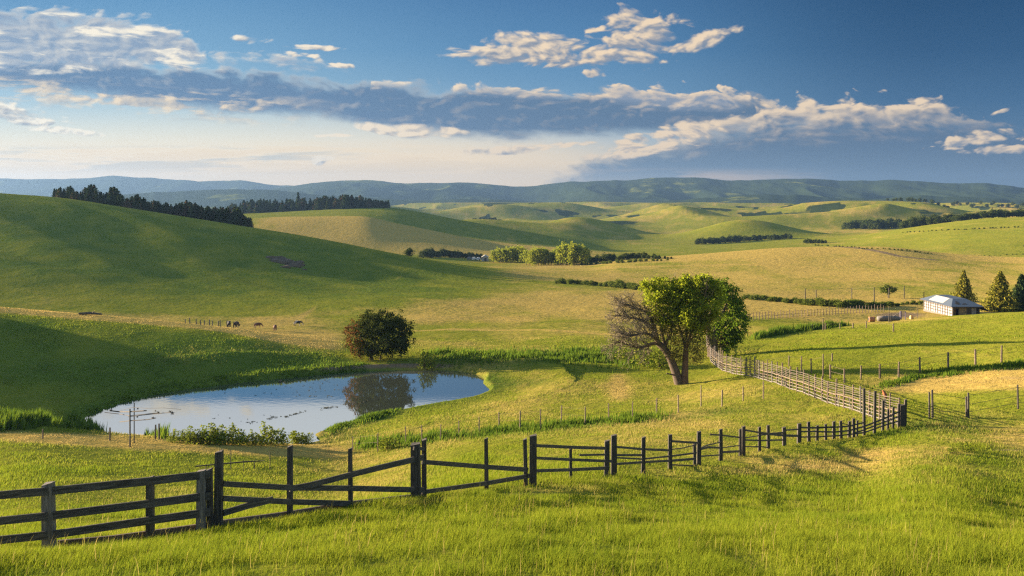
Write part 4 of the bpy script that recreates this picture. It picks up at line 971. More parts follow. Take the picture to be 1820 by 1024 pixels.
b3 = hit(1270, 634, 110, 160); Y3 = b3.y
t3 = empty('willow_tree', b3, 'rearmost willow with a dense darker crown leaning over the rail fence', 'tree', 'willows at the end of the rail fence')
mb = MB()
limb(mb, [b3 + Vector((0, 0, -.4)), at(1270, 612, Y3), at(1272, 590, Y3), at(1280, 568, Y3), at(1292, 540, Y3)], .5, .12, 9)
limb(mb, [b3 + Vector((-.5, .3, -.4)), at(1262, 610, Y3), at(1258, 590, Y3), at(1262, 560, Y3), at(1270, 535, Y3)], .34, .1, 8)
limb(mb, [at(1272, 592, Y3), at(1290, 575, Y3, -.5), at(1308, 560, Y3, -.8)], .16, .05, 6)
under(mb.build('trunk', BARK, None, True), t3)
pos, tone = lobes_cloud([lob(1290, 545, Y3, 22, 30), lob(1308, 572, Y3, 18, 22, -1), lob(1283, 590, Y3, 24, 24, .5), lob(1312, 540, Y3, 14, 16, 1), lob(1276, 520, Y3, 22, 18, 1), lob(1298, 513, Y3, 13, 10), lob(1302, 600, Y3, 14, 15), lob(1318, 556, Y3, 10, 11), lob(1286, 503, Y3, 9, 6), lob(1292, 618, Y3, 11, 9)], 430, 22, .23, .5)
under(link_mesh('crown', leaf_mesh('crown', pos, rng.uniform(.15, .28, len(pos)), .3, None, tone), None, [LEAF_DEEP]), t3)

def small_tree(name, label, px, py, hpx, crown, mat, y0, y1, n, per, size, trunk_r=.06, group=None, spread=.2, bark=None):
    b = hit(px, py, y0, y1); Y = b.y; t = empty(name, b, label, 'tree', group); mb = MB()
    cx, cyy = crown[0][0], crown[0][1]
    limb(mb, [b + Vector((0, 0, -.3)), at(px * .6 + cx * .4, py - hpx * .3, Y), at(cx, cyy, Y)], trunk_r, trunk_r * .4, 6)
    for k in range(5): branch_tree(mb, at(px * .5 + cx * .5, py - hpx * random.uniform(.3, .5), Y), Vector((random.gauss(0, .6), random.gauss(0, .6), .8)), hpx * .35 * Y / F, trunk_r * .5, 1, .5, .1, 3, None, .012)
    under(mb.build('trunk', bark or BARK, None, True), t)
    pos, tone = lobes_cloud([lob(a, c, Y, rx, ry) for a, c, rx, ry in crown], n, per, spread, .35)
    under(link_mesh('crown', leaf_mesh('crown', pos, size * rng.uniform(.7, 1.3, len(pos)), .2, None, tone), None, [mat]), t)
    return t
small_tree('small_tree', 'small thin tree at the foot of the rearmost willow', 1283, 636, 30, [(1288, 604, 16, 16), (1280, 612, 10, 12), (1300, 606, 10, 10)], LEAF_OLIVE, 118, 160, 90, 18, .17, .08)
small_tree('small_tree', 'lone round topped tree beyond the hedge left of the farmhouse', 1578, 529, 24, [(1578, 514, 12, 7.5), (1571, 516, 7, 5), (1586, 515, 7, 5)], LEAF_HEDGE, 200, 380, 80, 16, .34, .12, None, .25)

# ---- dark round tree beyond the pond, rust coloured on its sunny side
bp = hit(660, 640, 100, 130); Yp = bp.y
tp = empty('round_tree', bp, 'dark round tree with a rusty left side on the far pond bank', 'tree')
mb = MB()
limb(mb, [bp + Vector((0, 0, -.3)), at(660, 622, Yp), at(663, 604, Yp), at(670, 585, Yp)], .30, .08, 8)
limb(mb, [at(660, 628, Yp), at(678, 612, Yp, -.4), at(694, 596, Yp, -.6)], .14, .05, 6); limb(mb, [at(660, 625, Yp), at(646, 608, Yp, .3), at(636, 592, Yp, .4)], .14, .05, 6)
limb(mb, [bp + Vector((.9, .2, -.3)), at(680, 622, Yp), at(690, 606, Yp)], .1, .05, 6)
under(mb.build('trunk', BARK, None, True), tp)
pos, tone = lobes_cloud([lob(674, 594, Yp, 52, 36), lob(645, 602, Yp, 30, 28, .5), lob(700, 598, Yp, 31, 27, -.5), lob(676, 574, Yp, 38, 19), lob(660, 580, Yp, 32, 18, -1), lob(694, 582, Yp, 30, 20, 1), lob(640, 618, Yp, 20, 14), lob(708, 612, Yp, 20, 13), lob(672, 622, Yp, 34, 11, .8), lob(628, 590, Yp, 9, 8), lob(724, 590, Yp, 9, 9), lob(655, 562, Yp, 10, 6), lob(690, 561, Yp, 9, 6), lob(716, 622, Yp, 10, 7)], 760, 26, .19, .6)
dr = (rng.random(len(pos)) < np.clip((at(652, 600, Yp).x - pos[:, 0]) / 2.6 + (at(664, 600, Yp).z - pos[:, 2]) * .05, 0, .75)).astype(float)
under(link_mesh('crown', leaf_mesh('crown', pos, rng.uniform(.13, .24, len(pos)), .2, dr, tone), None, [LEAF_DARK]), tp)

# ---- generic low-poly-count foliage prototypes, shared by copies
def conifer_mesh(seed, h=10.0, base=.24, rows=17, dens=1.0, drop=.25, bare=.06, brown=.1, ex=.85):
    r0 = np.random.default_rng(seed); C = []; dry_ = []; sz = []
    for i in range(rows):
        t = i / (rows - 1); z = h * (bare + (1 - bare) * t); R = h * base * (1 - t) ** ex * r0.uniform(.75, 1.15) + .12
        nb = max(4, int((13 - 8 * t) * dens)); a0 = r0.uniform(0, 6.28)
        for k in range(nb):
            a = a0 + k * 6.283 / nb + r0.normal(0, .25); rr = R * r0.uniform(.6, 1.15); db = r0.random() < brown * (1.3 - t)
            for q in np.linspace(.15, 1, 5):
                C.append((math.cos(a) * rr * q, math.sin(a) * rr * q, z - drop * rr * q + r0.normal(0, .1))); dry_.append(float(db)); sz.append(h * .075 * (1.1 - .35 * q))
    C = np.array(C); sz = np.array(sz)
    C = np.repeat(C, 2, 0) + r0.normal(size=(len(C) * 2, 3)) * h * .014; dry_ = np.repeat(dry_, 2); sz = np.repeat(sz, 2)
    me = leaf_mesh('conifer', C, sz, .3, dry_)
    bm = bmesh.new(); bm.from_mesh(me)
    ret = bmesh.ops.create_cone(bm, cap_ends=False, segments=6, radius1=h * .02, radius2=.02, depth=h * .95, matrix=Matrix.Translation((0, 0, h * .44)))
    for f in {f for v in ret['verts'] for f in v.link_faces}: f.material_index = 1
    bm.to_mesh(me); bm.free()
    me.materials.append(LEAF_CONIFER); me.materials.append(BARK)
    return me
def bushy_mesh(seed, h, w, n, per, size, mat, shell=.5, trunk=True, name='tree', lobes=7, low=.12, dryf=0):
    r0 = np.random.default_rng(seed)
    L = [(0, 0, h * .55, w * .36, w * .36, h * .4)]
    for i in range(lobes):
        a = r0.uniform(0, 6.28); t = r0.uniform(low + .12, .84); rr = w * .5 * math.sin(min(1, (t + .2)) * math.pi) ** .6 * r0.uniform(.35, .7)
        L.append((math.cos(a) * rr, math.sin(a) * rr, h * t, w * r0.uniform(.18, .27), w * r0.uniform(.18, .27), h * r0.uniform(.14, .2)))
    pos, tone = lobes_cloud(L, n, per, size * .9, shell); pos = pos[pos[:, 2] > .02]; tone = tone[:len(pos)]
    me = leaf_mesh(name, pos, size * r0.uniform(.7, 1.3, len(pos)), .1, (r0.random(len(pos)) < dryf).astype(float) if dryf else None, tone)
    me.materials.append(mat)
    if trunk:
        bm = bmesh.new(); bm.from_mesh(me)
        ret = bmesh.ops.create_cone(bm, cap_ends=False, segments=6, radius1=h * .022, radius2=h * .01, depth=h * .6, matrix=Matrix.Translation((0, 0, h * .28)))
        for f in {f for v in ret['verts'] for f in v.link_faces}: f.material_index = 1
        bm.to_mesh(me); bm.free(); me.materials.append(BARK)
    return me
def put(name, me, q, s, label, cat, group, sz=None):
    o = bpy.data.objects.new(name, me); COL.objects.link(o); o.location = (q.x, q.y, q.z - .15)
    o.scale = (s, s, sz or s); o.rotation_euler = (0, 0, random.uniform(0, 6.28)); return tag(o, label, cat, group)

CON = [conifer_mesh(100 + i, 10, [.26, .30, .27, .34, .24, .33][i], 15, 1.15, .25, .03, [.05, .05, .12, .8, .08, .35][i], [.85, .5, .65, .45, .8, .4][i]) for i in range(6)]
# forest on the shoulder of the left hill: crowns follow the photo's skyline, trees stand on the hill
skyA = [(92, 348), (105, 328), (125, 331), (140, 345), (152, 335), (163, 326), (172, 338), (188, 345), (203, 330), (214, 345), (225, 352), (243, 346), (262, 356), (283, 357), (300, 362), (318, 360), (342, 358), (362, 366), (390, 368), (410, 369), (425, 372), (438, 386), (446, 396)]
sx = [a for a, b in skyA]; sy = [b for a, b in skyA]
def forest(n, x0, x1, row_of, Ya, Yb, tops, label, group, hmin, hmax, meshes, name='pine_tree'):
    for i in range(n):
        px = x0 + (x1 - x0) * (i + random.uniform(.1, .9)) / n; Y = random.uniform(Ya, Yb); x = (px - CX) / F * Y; z = ground(x, Y)
        top = np.interp(px, [a for a, b in tops], [b for a, b in tops]); h = (CY - top) / F * Y - z
        h *= random.choice((random.uniform(.55, .8), random.uniform(.8, 1.03), random.uniform(.92, 1.10)))
        h = min(max(h, hmin), hmax); put(name, random.choice(meshes), Vector((x, Y, z)), h / 10.0 * random.uniform(1.1, 1.5), label, 'pine tree', group, h / 10.0)
hill = 'pines on the shoulder of the left hill'
for lo, hi, n, lab in ((95, 225, 34, 'tall brown tinged pine in the wood at the left hill top'), (225, 330, 34, 'dark pine in the middle of the wood on the left hill'), (330, 446, 48, 'short dense pine at the right end of the wood on the left hill')):
    forest(n, lo, hi, None, 352, 372, skyA, lab, hill + ', ' + ('left end' if lo < 200 else 'middle' if lo < 300 else 'right end'), 3.5, 12, CON)
skyB = [(395, 372), (410, 362), (440, 355), (470, 356), (500, 357), (540, 354), (560, 352), (580, 350), (610, 347), (640, 349), (665, 355), (680, 359), (692, 368)]
ridge = 'pines on the second ridge'
forest(70, 402, 560, None, 812, 850, skyB, 'pine in the left half of the wood on the second ridge', ridge + ', left half', 5, 17, CON)
forest(75, 560, 692, None, 800, 835, skyB, 'taller pine in the right half of the wood on the second ridge', ridge + ', right half', 6, 19, CON)
q = Vector(((530 - CX) / F * 830, 830, 0)); q.z = ground(q.x, q.y)
put('pine_tree', CON[0], q, ((CY - 343) / F * 830 - q.z) / 10.0, 'single pine rising above the wood on the second ridge', 'pine tree', None)

# poplar grove in the valley
POP = [bushy_mesh(200 + i, 10, 6.5, 130, 12, .75, LEAF_POPLAR, .6, True, 'poplar_tree', 7, .05) for i in range(4)]
for i in range(40):
    px = 876 + 168 * (i + random.uniform(.2, .8)) / 40; Y = hit(px, 472 if px > 935 else 467, 370, 500).y + random.uniform(0, 14); x = (px - CX) / F * Y
    top = np.interp(px, [870, 890, 920, 940, 960, 985, 1000, 1020, 1038, 1050], [446, 440, 438, 444, 441, 446, 434, 433, 440, 452]); z = ground(x, Y)
    h = max(4.5, (CY - top) / F * Y - z) * random.uniform(.85, 1.03)
    put('poplar_tree', POP[i % 4], Vector((x, Y, z)), h / 10, 'yellow green poplar in the valley grove', 'poplar tree', 'poplars of the valley grove', h / 9.2)
WOOD = [bushy_mesh(240 + i, 8, 8, 110, 12, .8, LEAF_WOOD, .55, True, 'broadleaf_tree', 7, .05) for i in range(4)]
HED = [bushy_mesh(260 + i, 3, 4, 70, 12, .40, LEAF_HEDGE, .4, False, 'shrub', 6, .0) for i in range(4)]
def row(n, pts, y0, y1, hpx, meshes, mh, name, label, cat, group, jy=6, sw=1.0):
    a = np.array(pts, float)
    for i in range(n):
        px = a[0, 0] + (a[-1, 0] - a[0, 0]) * (i + random.uniform(.1, .9)) / n; py = np.interp(px, a[:, 0], a[:, 1])
        b = hit(px, py, y0, y1); Y = b.y + random.uniform(0, jy); x = (px - CX) / F * Y; hp = np.interp(px, a[:, 0], a[:, 2]) if a.shape[1] > 2 else hpx
        h = hp / F * Y * random.uniform(.7, 1.1)
        put(name, random.choice(meshes), Vector((x, Y, ground(x, Y))), h / mh * sw, label, cat, group, h / mh)
row(1, [(726, 456), (728, 456)], 360, 520, 17, WOOD[:1], 8, 'broadleaf_tree', 'single dark round tree at the left end of the valley hedge', 'tree', None, 1, 1.15)
row(26, [(748, 459, 16), (800, 458, 15), (855, 461, 9)], 380, 560, 12, WOOD, 8, 'broadleaf_tree', 'dark low tree in the row left of the white barn', 'tree', 'dark trees left of the white barn')
row(24, [(1046, 470, 14), (1080, 466, 14), (1130, 461, 12), (1160, 461, 10), (1195, 462, 4)], 390, 560, 12, WOOD, 8, 'broadleaf_tree', 'low dark tree in the row right of the poplars', 'tree', 'dark trees right of the poplars')
row(18, [(1030, 472, 7), (1090, 469, 7), (1190, 463, 5)], 380, 500, 7, HED, 3, 'shrub', 'light green shrub in front of the trees right of the poplars', 'shrub', 'shrubs right of the poplars', 3)
row(40, [(1235, 436, 10), (1300, 432, 13), (1350, 428, 10), (1408, 425, 9)], 700, 1300, 11, WOOD, 8, 'broadleaf_tree', 'small tree in the dark row below the far shaded hill', 'tree', 'tree row in the middle valley', 14)
row(12, [(1428, 433, 8), (1470, 433, 7)], 560, 900, 7, WOOD, 8, 'broadleaf_tree', 'small tree at the top end of the right hand field track', 'tree', 'trees at the top of the track', 8)
row(58, [(1502, 410, 15), (1560, 409, 17), (1620, 406, 18), (1680, 398, 17), (1718, 388, 14)], 820, 1200, 16, WOOD, 8, 'broadleaf_tree', 'dark tree of the wood on the right hand slope', 'tree', 'wood on the right hand slope', 60)
row(34, [(1690, 389, 12), (1760, 386, 15), (1830, 384, 13)], 800, 1000, 13, WOOD, 8, 'broadleaf_tree', 'tree in the sunlit row along the right hill crest', 'tree', 'trees along the right hill crest', 20)
row(30, [(1575, 372, 6), (1640, 371, 8), (1720, 370, 7), (1820, 372, 7)], 1500, 3000, 7, WOOD, 8, 'broadleaf_tree', 'far dark tree under the right end of the mountains', 'tree', 'far trees at right', 60)
row(16, [(840, 393, 4), (890, 395, 5)], 1000, 2200, 5, WOOD, 8, 'broadleaf_tree', 'far dark tree behind the green ridge', 'tree', 'far trees behind the green ridge', 30)
row(26, [(985, 504, 9), (1060, 508, 10), (1070, 509, 7), (1095, 512, 15), (1135, 516, 14)], 240, 330, 11, HED, 3, 'shrub', 'rough dark shrub in the hedge behind the willows', 'shrub', 'shrubs of the hedge left of the willows', 3)
row(52, [(1322, 532, 10), (1400, 539, 11), (1440, 544, 13), (1500, 548, 15), (1560, 549, 14), (1600, 545, 8)], 195, 330, 12, HED, 3, 'shrub', 'green shrub in the long hedge between willows and farmhouse', 'shrub', 'shrubs of the hedge left of the farmhouse', 4)
row(18, [(1600, 545, 7), (1650, 540, 7), (1700, 536, 6)], 215, 330, 7, HED, 3, 'shrub', 'olive shrub behind the farmhouse roof', 'shrub', 'shrubs behind the farmhouse', 5)
row(34, [(1446, 437, 3), (1520, 440, 3), (1590, 455, 3.5), (1660, 463, 3)], 420, 800, 3, HED, 3, 'shrub', 'tiny scrub bush along the track over the tan rise', 'shrub', 'scrub along the track', 3)
row(30, [(1600, 414, 2.5), (1700, 409, 3), (1830, 404, 3)], 640, 1000, 3, HED, 3, 'shrub', 'tiny dark bush in the line across the right green hill', 'shrub', 'bushes in line across the right hill', 2)
row(14, [(1700, 458, 2.5), (1830, 452, 2.5)], 500, 800, 3, HED, 3, 'shrub', 'tiny dark bush low on the right green hill', 'shrub', 'bushes low on the right hill', 2)
# shrubs along the near shore of the pond
SAP = []
for i in range(5):
    r0 = np.random.default_rng(300 + i); C = []; mb = MB()
    for s_ in range(7):
        bx_, by_ = r0.normal(0, .28, 2); hh = r0.uniform(.65, 1.25)
        mb.tube([(bx_ * .04, by_ * .04, -.1), (bx_ * .55, by_ * .55, hh * .3), (bx_, by_, hh * .9)], [.016, .012, .006], 4)
        for k in range(70):
            t = r0.uniform(.08, 1.0); rr = .24 * (1 - t) ** .7 + .03
            C.append((bx_ * (.5 + .5 * t) + r0.normal(0, rr), by_ * (.5 + .5 * t) + r0.normal(0, rr), hh * t))
    SAP.append((leaf_mesh('leaves', np.array(C), r0.uniform(.06, .13, len(C)), -.5), mb.mesh('stems')))
    SAP[-1][0].materials.append(LEAF_SHRUB); SAP[-1][1].materials.append(BARK)
def sapling(px, py, hpx, label, group, y0=60, y1=100, w=1.0):
    b = hit(px, py, y0, y1); s = hpx / F * b.y / 1.15; o = empty('shrub', b, label, 'shrub', group, random.uniform(0, 6.28)); o.scale = (s * w, s * w, s)
    l, st = random.choice(SAP)
    for nm, me in (('leaves', l), ('stems', st)):
        c = bpy.data.objects.new(nm, me); COL.objects.link(c); c.parent = o
for px, py, hpx in [(306, 786, 20), (322, 787, 27), (338, 788, 22), (345, 789, 32), (360, 789, 26), (372, 790, 38), (384, 790, 30), (392, 790, 34), (403, 791, 26), (414, 791, 36), (428, 791, 25), (440, 791, 22), (452, 792, 26), (464, 792, 22), (476, 791, 38), (488, 791, 32), (504, 791, 18)]:
    sapling(px, py, hpx, 'leafy green sapling in the thicket on the near pond shore', 'saplings on the near pond shore', w=1.25)
for px, py, hpx, w in [(528, 790, 28, 1.5), (537, 790, 24, 1.5), (546, 789, 20, 1.3)]:
    sapling(px, py, hpx, 'rounded olive sapling at the right end of the shore thicket', 'saplings at the right end of the thicket', w=w)
sapling(757, 656, 34, 'thin spindly shrub on the far pond bank right of the round tree', None, 100, 135, 1.0)
sapling(768, 656, 22, 'low weedy shrub on the far bank beside the spindly one', None, 100, 135, 1.3)
sapling(690, 799, 24, 'low dark bush beside the line of thin posts', None, 60, 85, 2.2)
sapling(1150, 652, 40, 'loose olive bush under the leaning willow', None, 85, 130, 1.6)
sapling(1172, 655, 34, 'second loose bush close to the leaning willow trunk', None, 85, 130, 1.5)
sapling(1110, 642, 26, 'bright green bush left of the willows behind the path', None, 90, 135, 2.0)
sapling(655, 641, 16, 'yellow green sapling at the foot of the round tree', None, 100, 130, .6)
sapling(1690, 806, 13, 'small green tuft bush on the bare slope at right', None, 20, 70, 2.0)
sapling(1716, 803, 15, 'small green tuft bush nearest the right edge of the bare slope', None, 20, 70, 2.0)
# garden conifers by the house
def big_conifer(px, py, top, label, mat, y0, y1, base=.24, seed=1):
    b = hit(px, py, y0, y1); h = (py - top) / F * b.y; o = empty('spruce_tree', b, label, 'tree', 'conifers beside the farmhouse')
    me = conifer_mesh(seed, 10, base, 30, 2.0, .12, .04, 0.0); me.materials.clear(); me.materials.append(mat); me.materials.append(BARK)
    # keep trunk and crown apart
    bm = bmesh.new(); bm.from_mesh(me); bm2 = bm.copy()
    bmesh.ops.delete(bm, geom=[f for f in bm.faces if f.material_index == 1], context='FACES'); bmesh.ops.delete(bm2, geom=[f for f in bm2.faces if f.material_index == 0], context='FACES')
    bm.to_mesh(me); bm.free(); m2_ = bpy.data.meshes.new('trunk'); bm2.to_mesh(m2_); bm2.free()
    m2_.materials.append(BARK); m2_.materials.append(BARK)
    o.scale = (h / 10,) * 3
    for nm, mm in (('crown', me), ('trunk', m2_)):
        c = bpy.data.objects.new(nm, mm); COL.objects.link(c); c.parent = o
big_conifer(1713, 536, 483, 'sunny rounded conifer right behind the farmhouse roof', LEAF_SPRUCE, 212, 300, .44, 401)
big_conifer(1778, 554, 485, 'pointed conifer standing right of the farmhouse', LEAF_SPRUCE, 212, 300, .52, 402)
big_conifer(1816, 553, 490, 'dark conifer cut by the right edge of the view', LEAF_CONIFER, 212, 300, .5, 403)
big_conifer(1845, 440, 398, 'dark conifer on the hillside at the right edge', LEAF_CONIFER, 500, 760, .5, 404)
# ------------------------------------------------------------------ farmhouse
WHITE = flat_material('white_panel', (0.30, 0.285, 0.29), .7)
ROOFM = flat_material('blue_grey_sheet_roof', (0.06, 0.078, 0.108), .45)
ROOFW = flat_material('white_roof_sheet', (0.30, 0.29, 0.28), .6)
TRIM = flat_material('dark_trim', (0.035, 0.028, 0.024), .7)
DOORM = wood_material('plank_door', (0.10, 0.075, 0.04, 1), (0.22, 0.17, 0.09, 1), .8, 3.0)
HOLE = flat_material('dark_opening', (0.012, 0.011, 0.010), .9)  # dark colour stands for the shade inside the roof holes
PINK = flat_material('ochre_inner_wall', (0.40, 0.24, 0.12), .8)
hN = hit(1694, 562.5, 190, 250); YH = 210.0
hx0 = (1694 - CX) / F * YH; zb = min(ground(hx0, YH), ground(hx0 + 5, YH), ground(hx0 - .5, YH + 14)) - .1
zb = (CY - 563) / F * YH
W_, D_, Hh = 5.6, 15.0, 2.15
house = empty('farmhouse', (hx0, YH, zb), 'low white panelled farmhouse with a blue grey hipped roof', 'house')
def hb(name, mat, *boxes):
    mb = MB()
    for c, s_ in boxes: mb.box((hx0 + c[0], YH + c[1], zb + c[2]), s_)
    return under(mb.build(name, mat), house)
hb('foundation', GREYW, ((W_ / 2, D_ / 2, -1.0), (W_ + .1, D_ + .1, 2.0)))
lw = hb('wall', WHITE, ((.06, D_ / 2, Hh / 2 + .003), (.12, D_ - .1, Hh)))
fr = []
for k in range(13):
    y = .25 + k * (D_ - .5) / 12; fr.append(((-.03, y, Hh / 2), (.08, .42 if k % 3 == 0 else .24, Hh - .02)))
for z in (.55, 1.15, 1.7): fr.append(((-.024, D_ / 2, z), (.05, D_ - .2, .16)))
hb('wall_frame', TRIM, *fr)
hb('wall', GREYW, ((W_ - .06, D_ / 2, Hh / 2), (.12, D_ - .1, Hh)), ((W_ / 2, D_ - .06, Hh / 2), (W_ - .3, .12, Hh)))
hb('wall', TRIM, ((W_ / 2 + .55, .5, Hh / 2), (W_ - 1.5, .10, Hh - .01)), ((.62, .02, Hh - .22), (1.1, .1, .4)))
hb('inner_wall', PINK, ((.75, 1.6, .75), (1.15, .1, 1.5)))
d = hb('door', DOORM, ((2.15, .40, .95), (1.75, .08, 1.9)))
hd = MB(); hd.box((hx0 + 2.85, YH + .33, zb + .95), (.06, .06, .3)); o = hd.build('handle', TRIM); o.parent = d
w_ = hb('window', WHITE, ((4.55, .41, 1.1), (1.05, .06, 1.4)))
gl = []
for k in range(4): gl.append(((4.1 + k * .3, .36, 1.1), (.05, .05, 1.4)))
for z in (.55, .95, 1.35, 1.75): gl.append(((4.55, .362, z), (1.05, .04, .05)))
mb = MB()
for c, s_ in gl: mb.box((hx0 + c[0], YH + c[1], zb + c[2]), s_)
o = mb.build('window_frame', TRIM); o.parent = w_
hb('corner_post', TRIM, ((.06, .06, Hh / 2), (.16, .16, Hh)), ((W_ - .06, .06, Hh / 2), (.16, .16, Hh)), ((1.18, .06, Hh / 2 - .2), (.12, .12, Hh - .4)))
# hipped roof with eaves
e = .65; z0 = Hh + .02; z1 = Hh + 1.35
c = [(-e, -e, z0), (W_ + e, -e, z0), (W_ + e, D_ + e, z0), (-e, D_ + e, z0)]
r_ = [(W_ * .22, 3.0, z1), (W_ * .72, 3.0, z1), (W_ * .72, D_ - 3.5, z1), (W_ * .22, D_ - 3.5, z1)]
mb = MB(); vs_ = [(hx0 + a, YH + b, zb + cc) for a, b, cc in c + r_] + [(hx0 + a, YH + b, zb + cc - .16) for a, b, cc in c]
mb.add(vs_, [(0, 1, 5, 4), (1, 2, 6, 5), (2, 3, 7, 6), (3, 0, 4, 7), (4, 5, 6, 7)])
rf = under(mb.build('roof', ROOFM), house)
mb = MB(); mb.add(vs_, [(0, 8, 9, 1), (1, 9, 10, 2), (2, 10, 11, 3), (3, 11, 8, 0), (8, 11, 10, 9)])
o = mb.build('eaves', TRIM); o.parent = rf
def roof_z(a, b):   # height of the left slope / front slope
    ta = (a + e) / (W_ * .22 + e); tb = (b + e) / (3.0 + e); return z0 + (z1 - z0) * min(1, ta, tb)
def patchm(name, mat, pts, off=.03):
    mb = MB(); n_ = len(pts); top = [(hx0 + a, YH + b, zb + roof_z(a, b) + off) for a, b in pts]; bot = [(x_, y_, z_ - off * .8) for x_, y_, z_ in top]
    mb.add(top + bot, [tuple(range(n_)), tuple(range(2 * n_ - 1, n_ - 1, -1))] + [(i, (i + 1) % n_, n_ + (i + 1) % n_, n_ + i) for i in range(n_)])
    o = mb.build(name, mat); o.parent = rf
patchm('white_sheet', ROOFW, [(-.3, 4.2), (W_ * .2, 4.2), (W_ * .2, 10.8), (-.3, 11.5)], .05)
patchm('roof_hole', HOLE, [(.9, .35), (1.5, .2), (1.75, .7), (1.7, 1.5), (1.3, 2.0), (1.1, 1.2), (.7, .9)], .02)
patchm('roof_hole', HOLE, [(2.0, .3), (2.9, .25), (3.2, .5), (2.9, .9), (2.5, .75), (2.2, .6)], .02)
# awning on the right gable
mb = MB(); a0 = Vector((hx0 + W_ + e + .003, YH, zb + Hh - .15))
mb.add([a0 + Vector(v) for v in ((0, -.4, 0), (1.5, -.3, -.85), (1.5, 5, -.85), (0, 5, 0), (0, -.4, -.1), (1.5, -.3, -.98), (1.5, 5, -.98), (0, 5, -.1))], [(0, 1, 2, 3), (7, 6, 5, 4), (0, 4, 5, 1), (1, 5, 6, 2), (2, 6, 7, 3), (3, 7, 4, 0)])
under(mb.build('awning', TRIM), house)
# yard things
def zg(v): v.z = ground(v.x, v.y); return v
q = hit(1560, 571, 150, 260); s = q.y / F
lg = empty('log', q, 'weathered grey log lying beside the rusty drum', 'log')
mb = MB(); mb.tube([q + Vector((0, 0, .5)), q + Vector((1.2, .1, .52)), q + Vector((3.2, .1, .55)), q + Vector((4.4, .3, .5))], [.5, .55, .48, .40], 10); under(mb.build('trunk', GREYW, None, True), lg)
mb = MB(); mb.tube([q + Vector((3.0, 0, .9)), q + Vector((3.9, -.1, 1.5)), q + Vector((4.3, -.2, 1.7))], [.12, .08, .05], 6); mb.tube([q + Vector((1.5, 0, .9)), q + Vector((1.8, -.1, 1.25))], [.1, .05], 6); under(mb.build('branch_stub', GREYW), lg)
RUST = flat_material('rusty_drum', (0.34, 0.13, 0.045), .6)
q = hit(1548, 572, 150, 260)
dr_ = empty('drum', q, 'rusty orange drum lying on its side left of the log', 'drum')
mb = MB(); pr = [(0, .42), (.02, .5), (.25, .52), (.28, .5), (.7, .5), (.73, .52), (.98, .5), (1.0, .42)]
mb.tube([q + Vector((a * 1.1 - .4, 0, .5)) for a, r in pr], [r for a, r in pr], 14); under(mb.build('body', RUST), dr_)
mb = MB(); mb.tube([q + Vector((.70, 0, .5)), q + Vector((.73, 0, .5))], [.36, .34], 12); mb.tube([q + Vector((-.43, 0, .5)), q + Vector((-.41, 0, .5))], [.36, .36], 12); under(mb.build('lid', TRIM), dr_)
q = hit(1601, 568, 150, 260); st = empty('gate_post', q, 'dark purple grey gate post with a short arm by the yard', 'gate post')
STEEL = flat_material('purple_grey_paint', (0.13, 0.11, 0.17), .5)
mb = MB(); mb.box(q + Vector((0, 0, .75)), (.32, .25, 1.9)); under(mb.build('post', STEEL), st); mb = MB(); mb.box(q + Vector((.55, 0, 1.55)), (1.0, .12, .16)); mb.box(q + Vector((.95, 0, .8)), (.12, .12, 1.6)); under(mb.build('arm', STEEL), st)
for k, (px, py, t, lab) in enumerate([(1580, 575, 546, 'thin dark pole standing at the log in the yard'), (1583.5, 578, 562, 'short stub pole beside the yard log'), (1631, 566, 548, 'slim pole in front of the left corner of the farmhouse')]):
    q = hit(px, py, 150, 215); mb = MB(); hh = (py - t) / F * q.y
    mb.tube([q + Vector((0, 0, -.2)), q + Vector((.02, 0, hh))], [.07, .05], 6); mb.tube([q + Vector((0, 0, hh)), q + Vector((0, 0, hh + .05))], [.065, .03], 6)
    tag(mb.build('pole', DARK, None, False, q), lab, 'pole')
q = hit(1620, 567, 150, 260); mb = MB(); mb.box((0, 0, .3), (.7, .5, .6), .3, .8); mb.box((0, 0, .66), (.5, .36, .1), .3)
o = mb.build('feed_box', flat_material('ochre_paint', (0.5, 0.26, 0.06))); o.location = q; tag(o, 'small orange feed box left of the farmhouse wall', 'box')
# white barn in the valley
q = hit(862, 459, 380, 520); s = q.y / F
barn = empty('barn', q, 'small white barn beside the poplar grove', 'barn')
mb = MB(); mb.box(q + Vector((0, 0, .8)), (3.4, 6, 2.4)); under(mb.build('wall', WHITE), barn)
mb = MB(); a, b_, h_, r_2 = 1.9, 3.2, 2.0, 3.1
mb.add([q + Vector(v) for v in ((-a, -b_, h_), (a, -b_, h_), (a, b_, h_), (-a, b_, h_), (0, -b_, r_2), (0, b_, r_2))], [(0, 1, 4), (1, 2, 5, 4), (2, 3, 5), (3, 0, 4, 5), (3, 2, 1, 0)]); under(mb.build('roof', ROOFW), barn)
mb = MB(); mb.box(q + Vector((.3, -3.03, .7)), (1.1, .08, 1.7)); under(mb.build('door', TRIM), barn)
for k, (px, col, lab) in enumerate([(842, (.5, .5, .5), 'pale parked trailer left of the white barn'), (850, (.35, .38, .42), 'grey parked trailer next to the white barn'), (834, (.12, .12, .13), 'dark parked trailer at the left end by the white barn')]):
    q = hit(px, 461, 370, 520); mb = MB(); mb.box((0, 0, .85), (2.2, 1.6, .9), .1); mb.box((.1, 0, 1.5), (1.4, 1.4, .4), .1, .8); mb.cur = 1
    for sx_ in (-.7, .7): mb.tube([(sx_, -.85, .35), (sx_, .85, .35)], .35, 10)
    o = mb.build('trailer', [flat_material('trailer_paint', col), TRIM]); o.location = q; tag(o, lab, 'trailer')
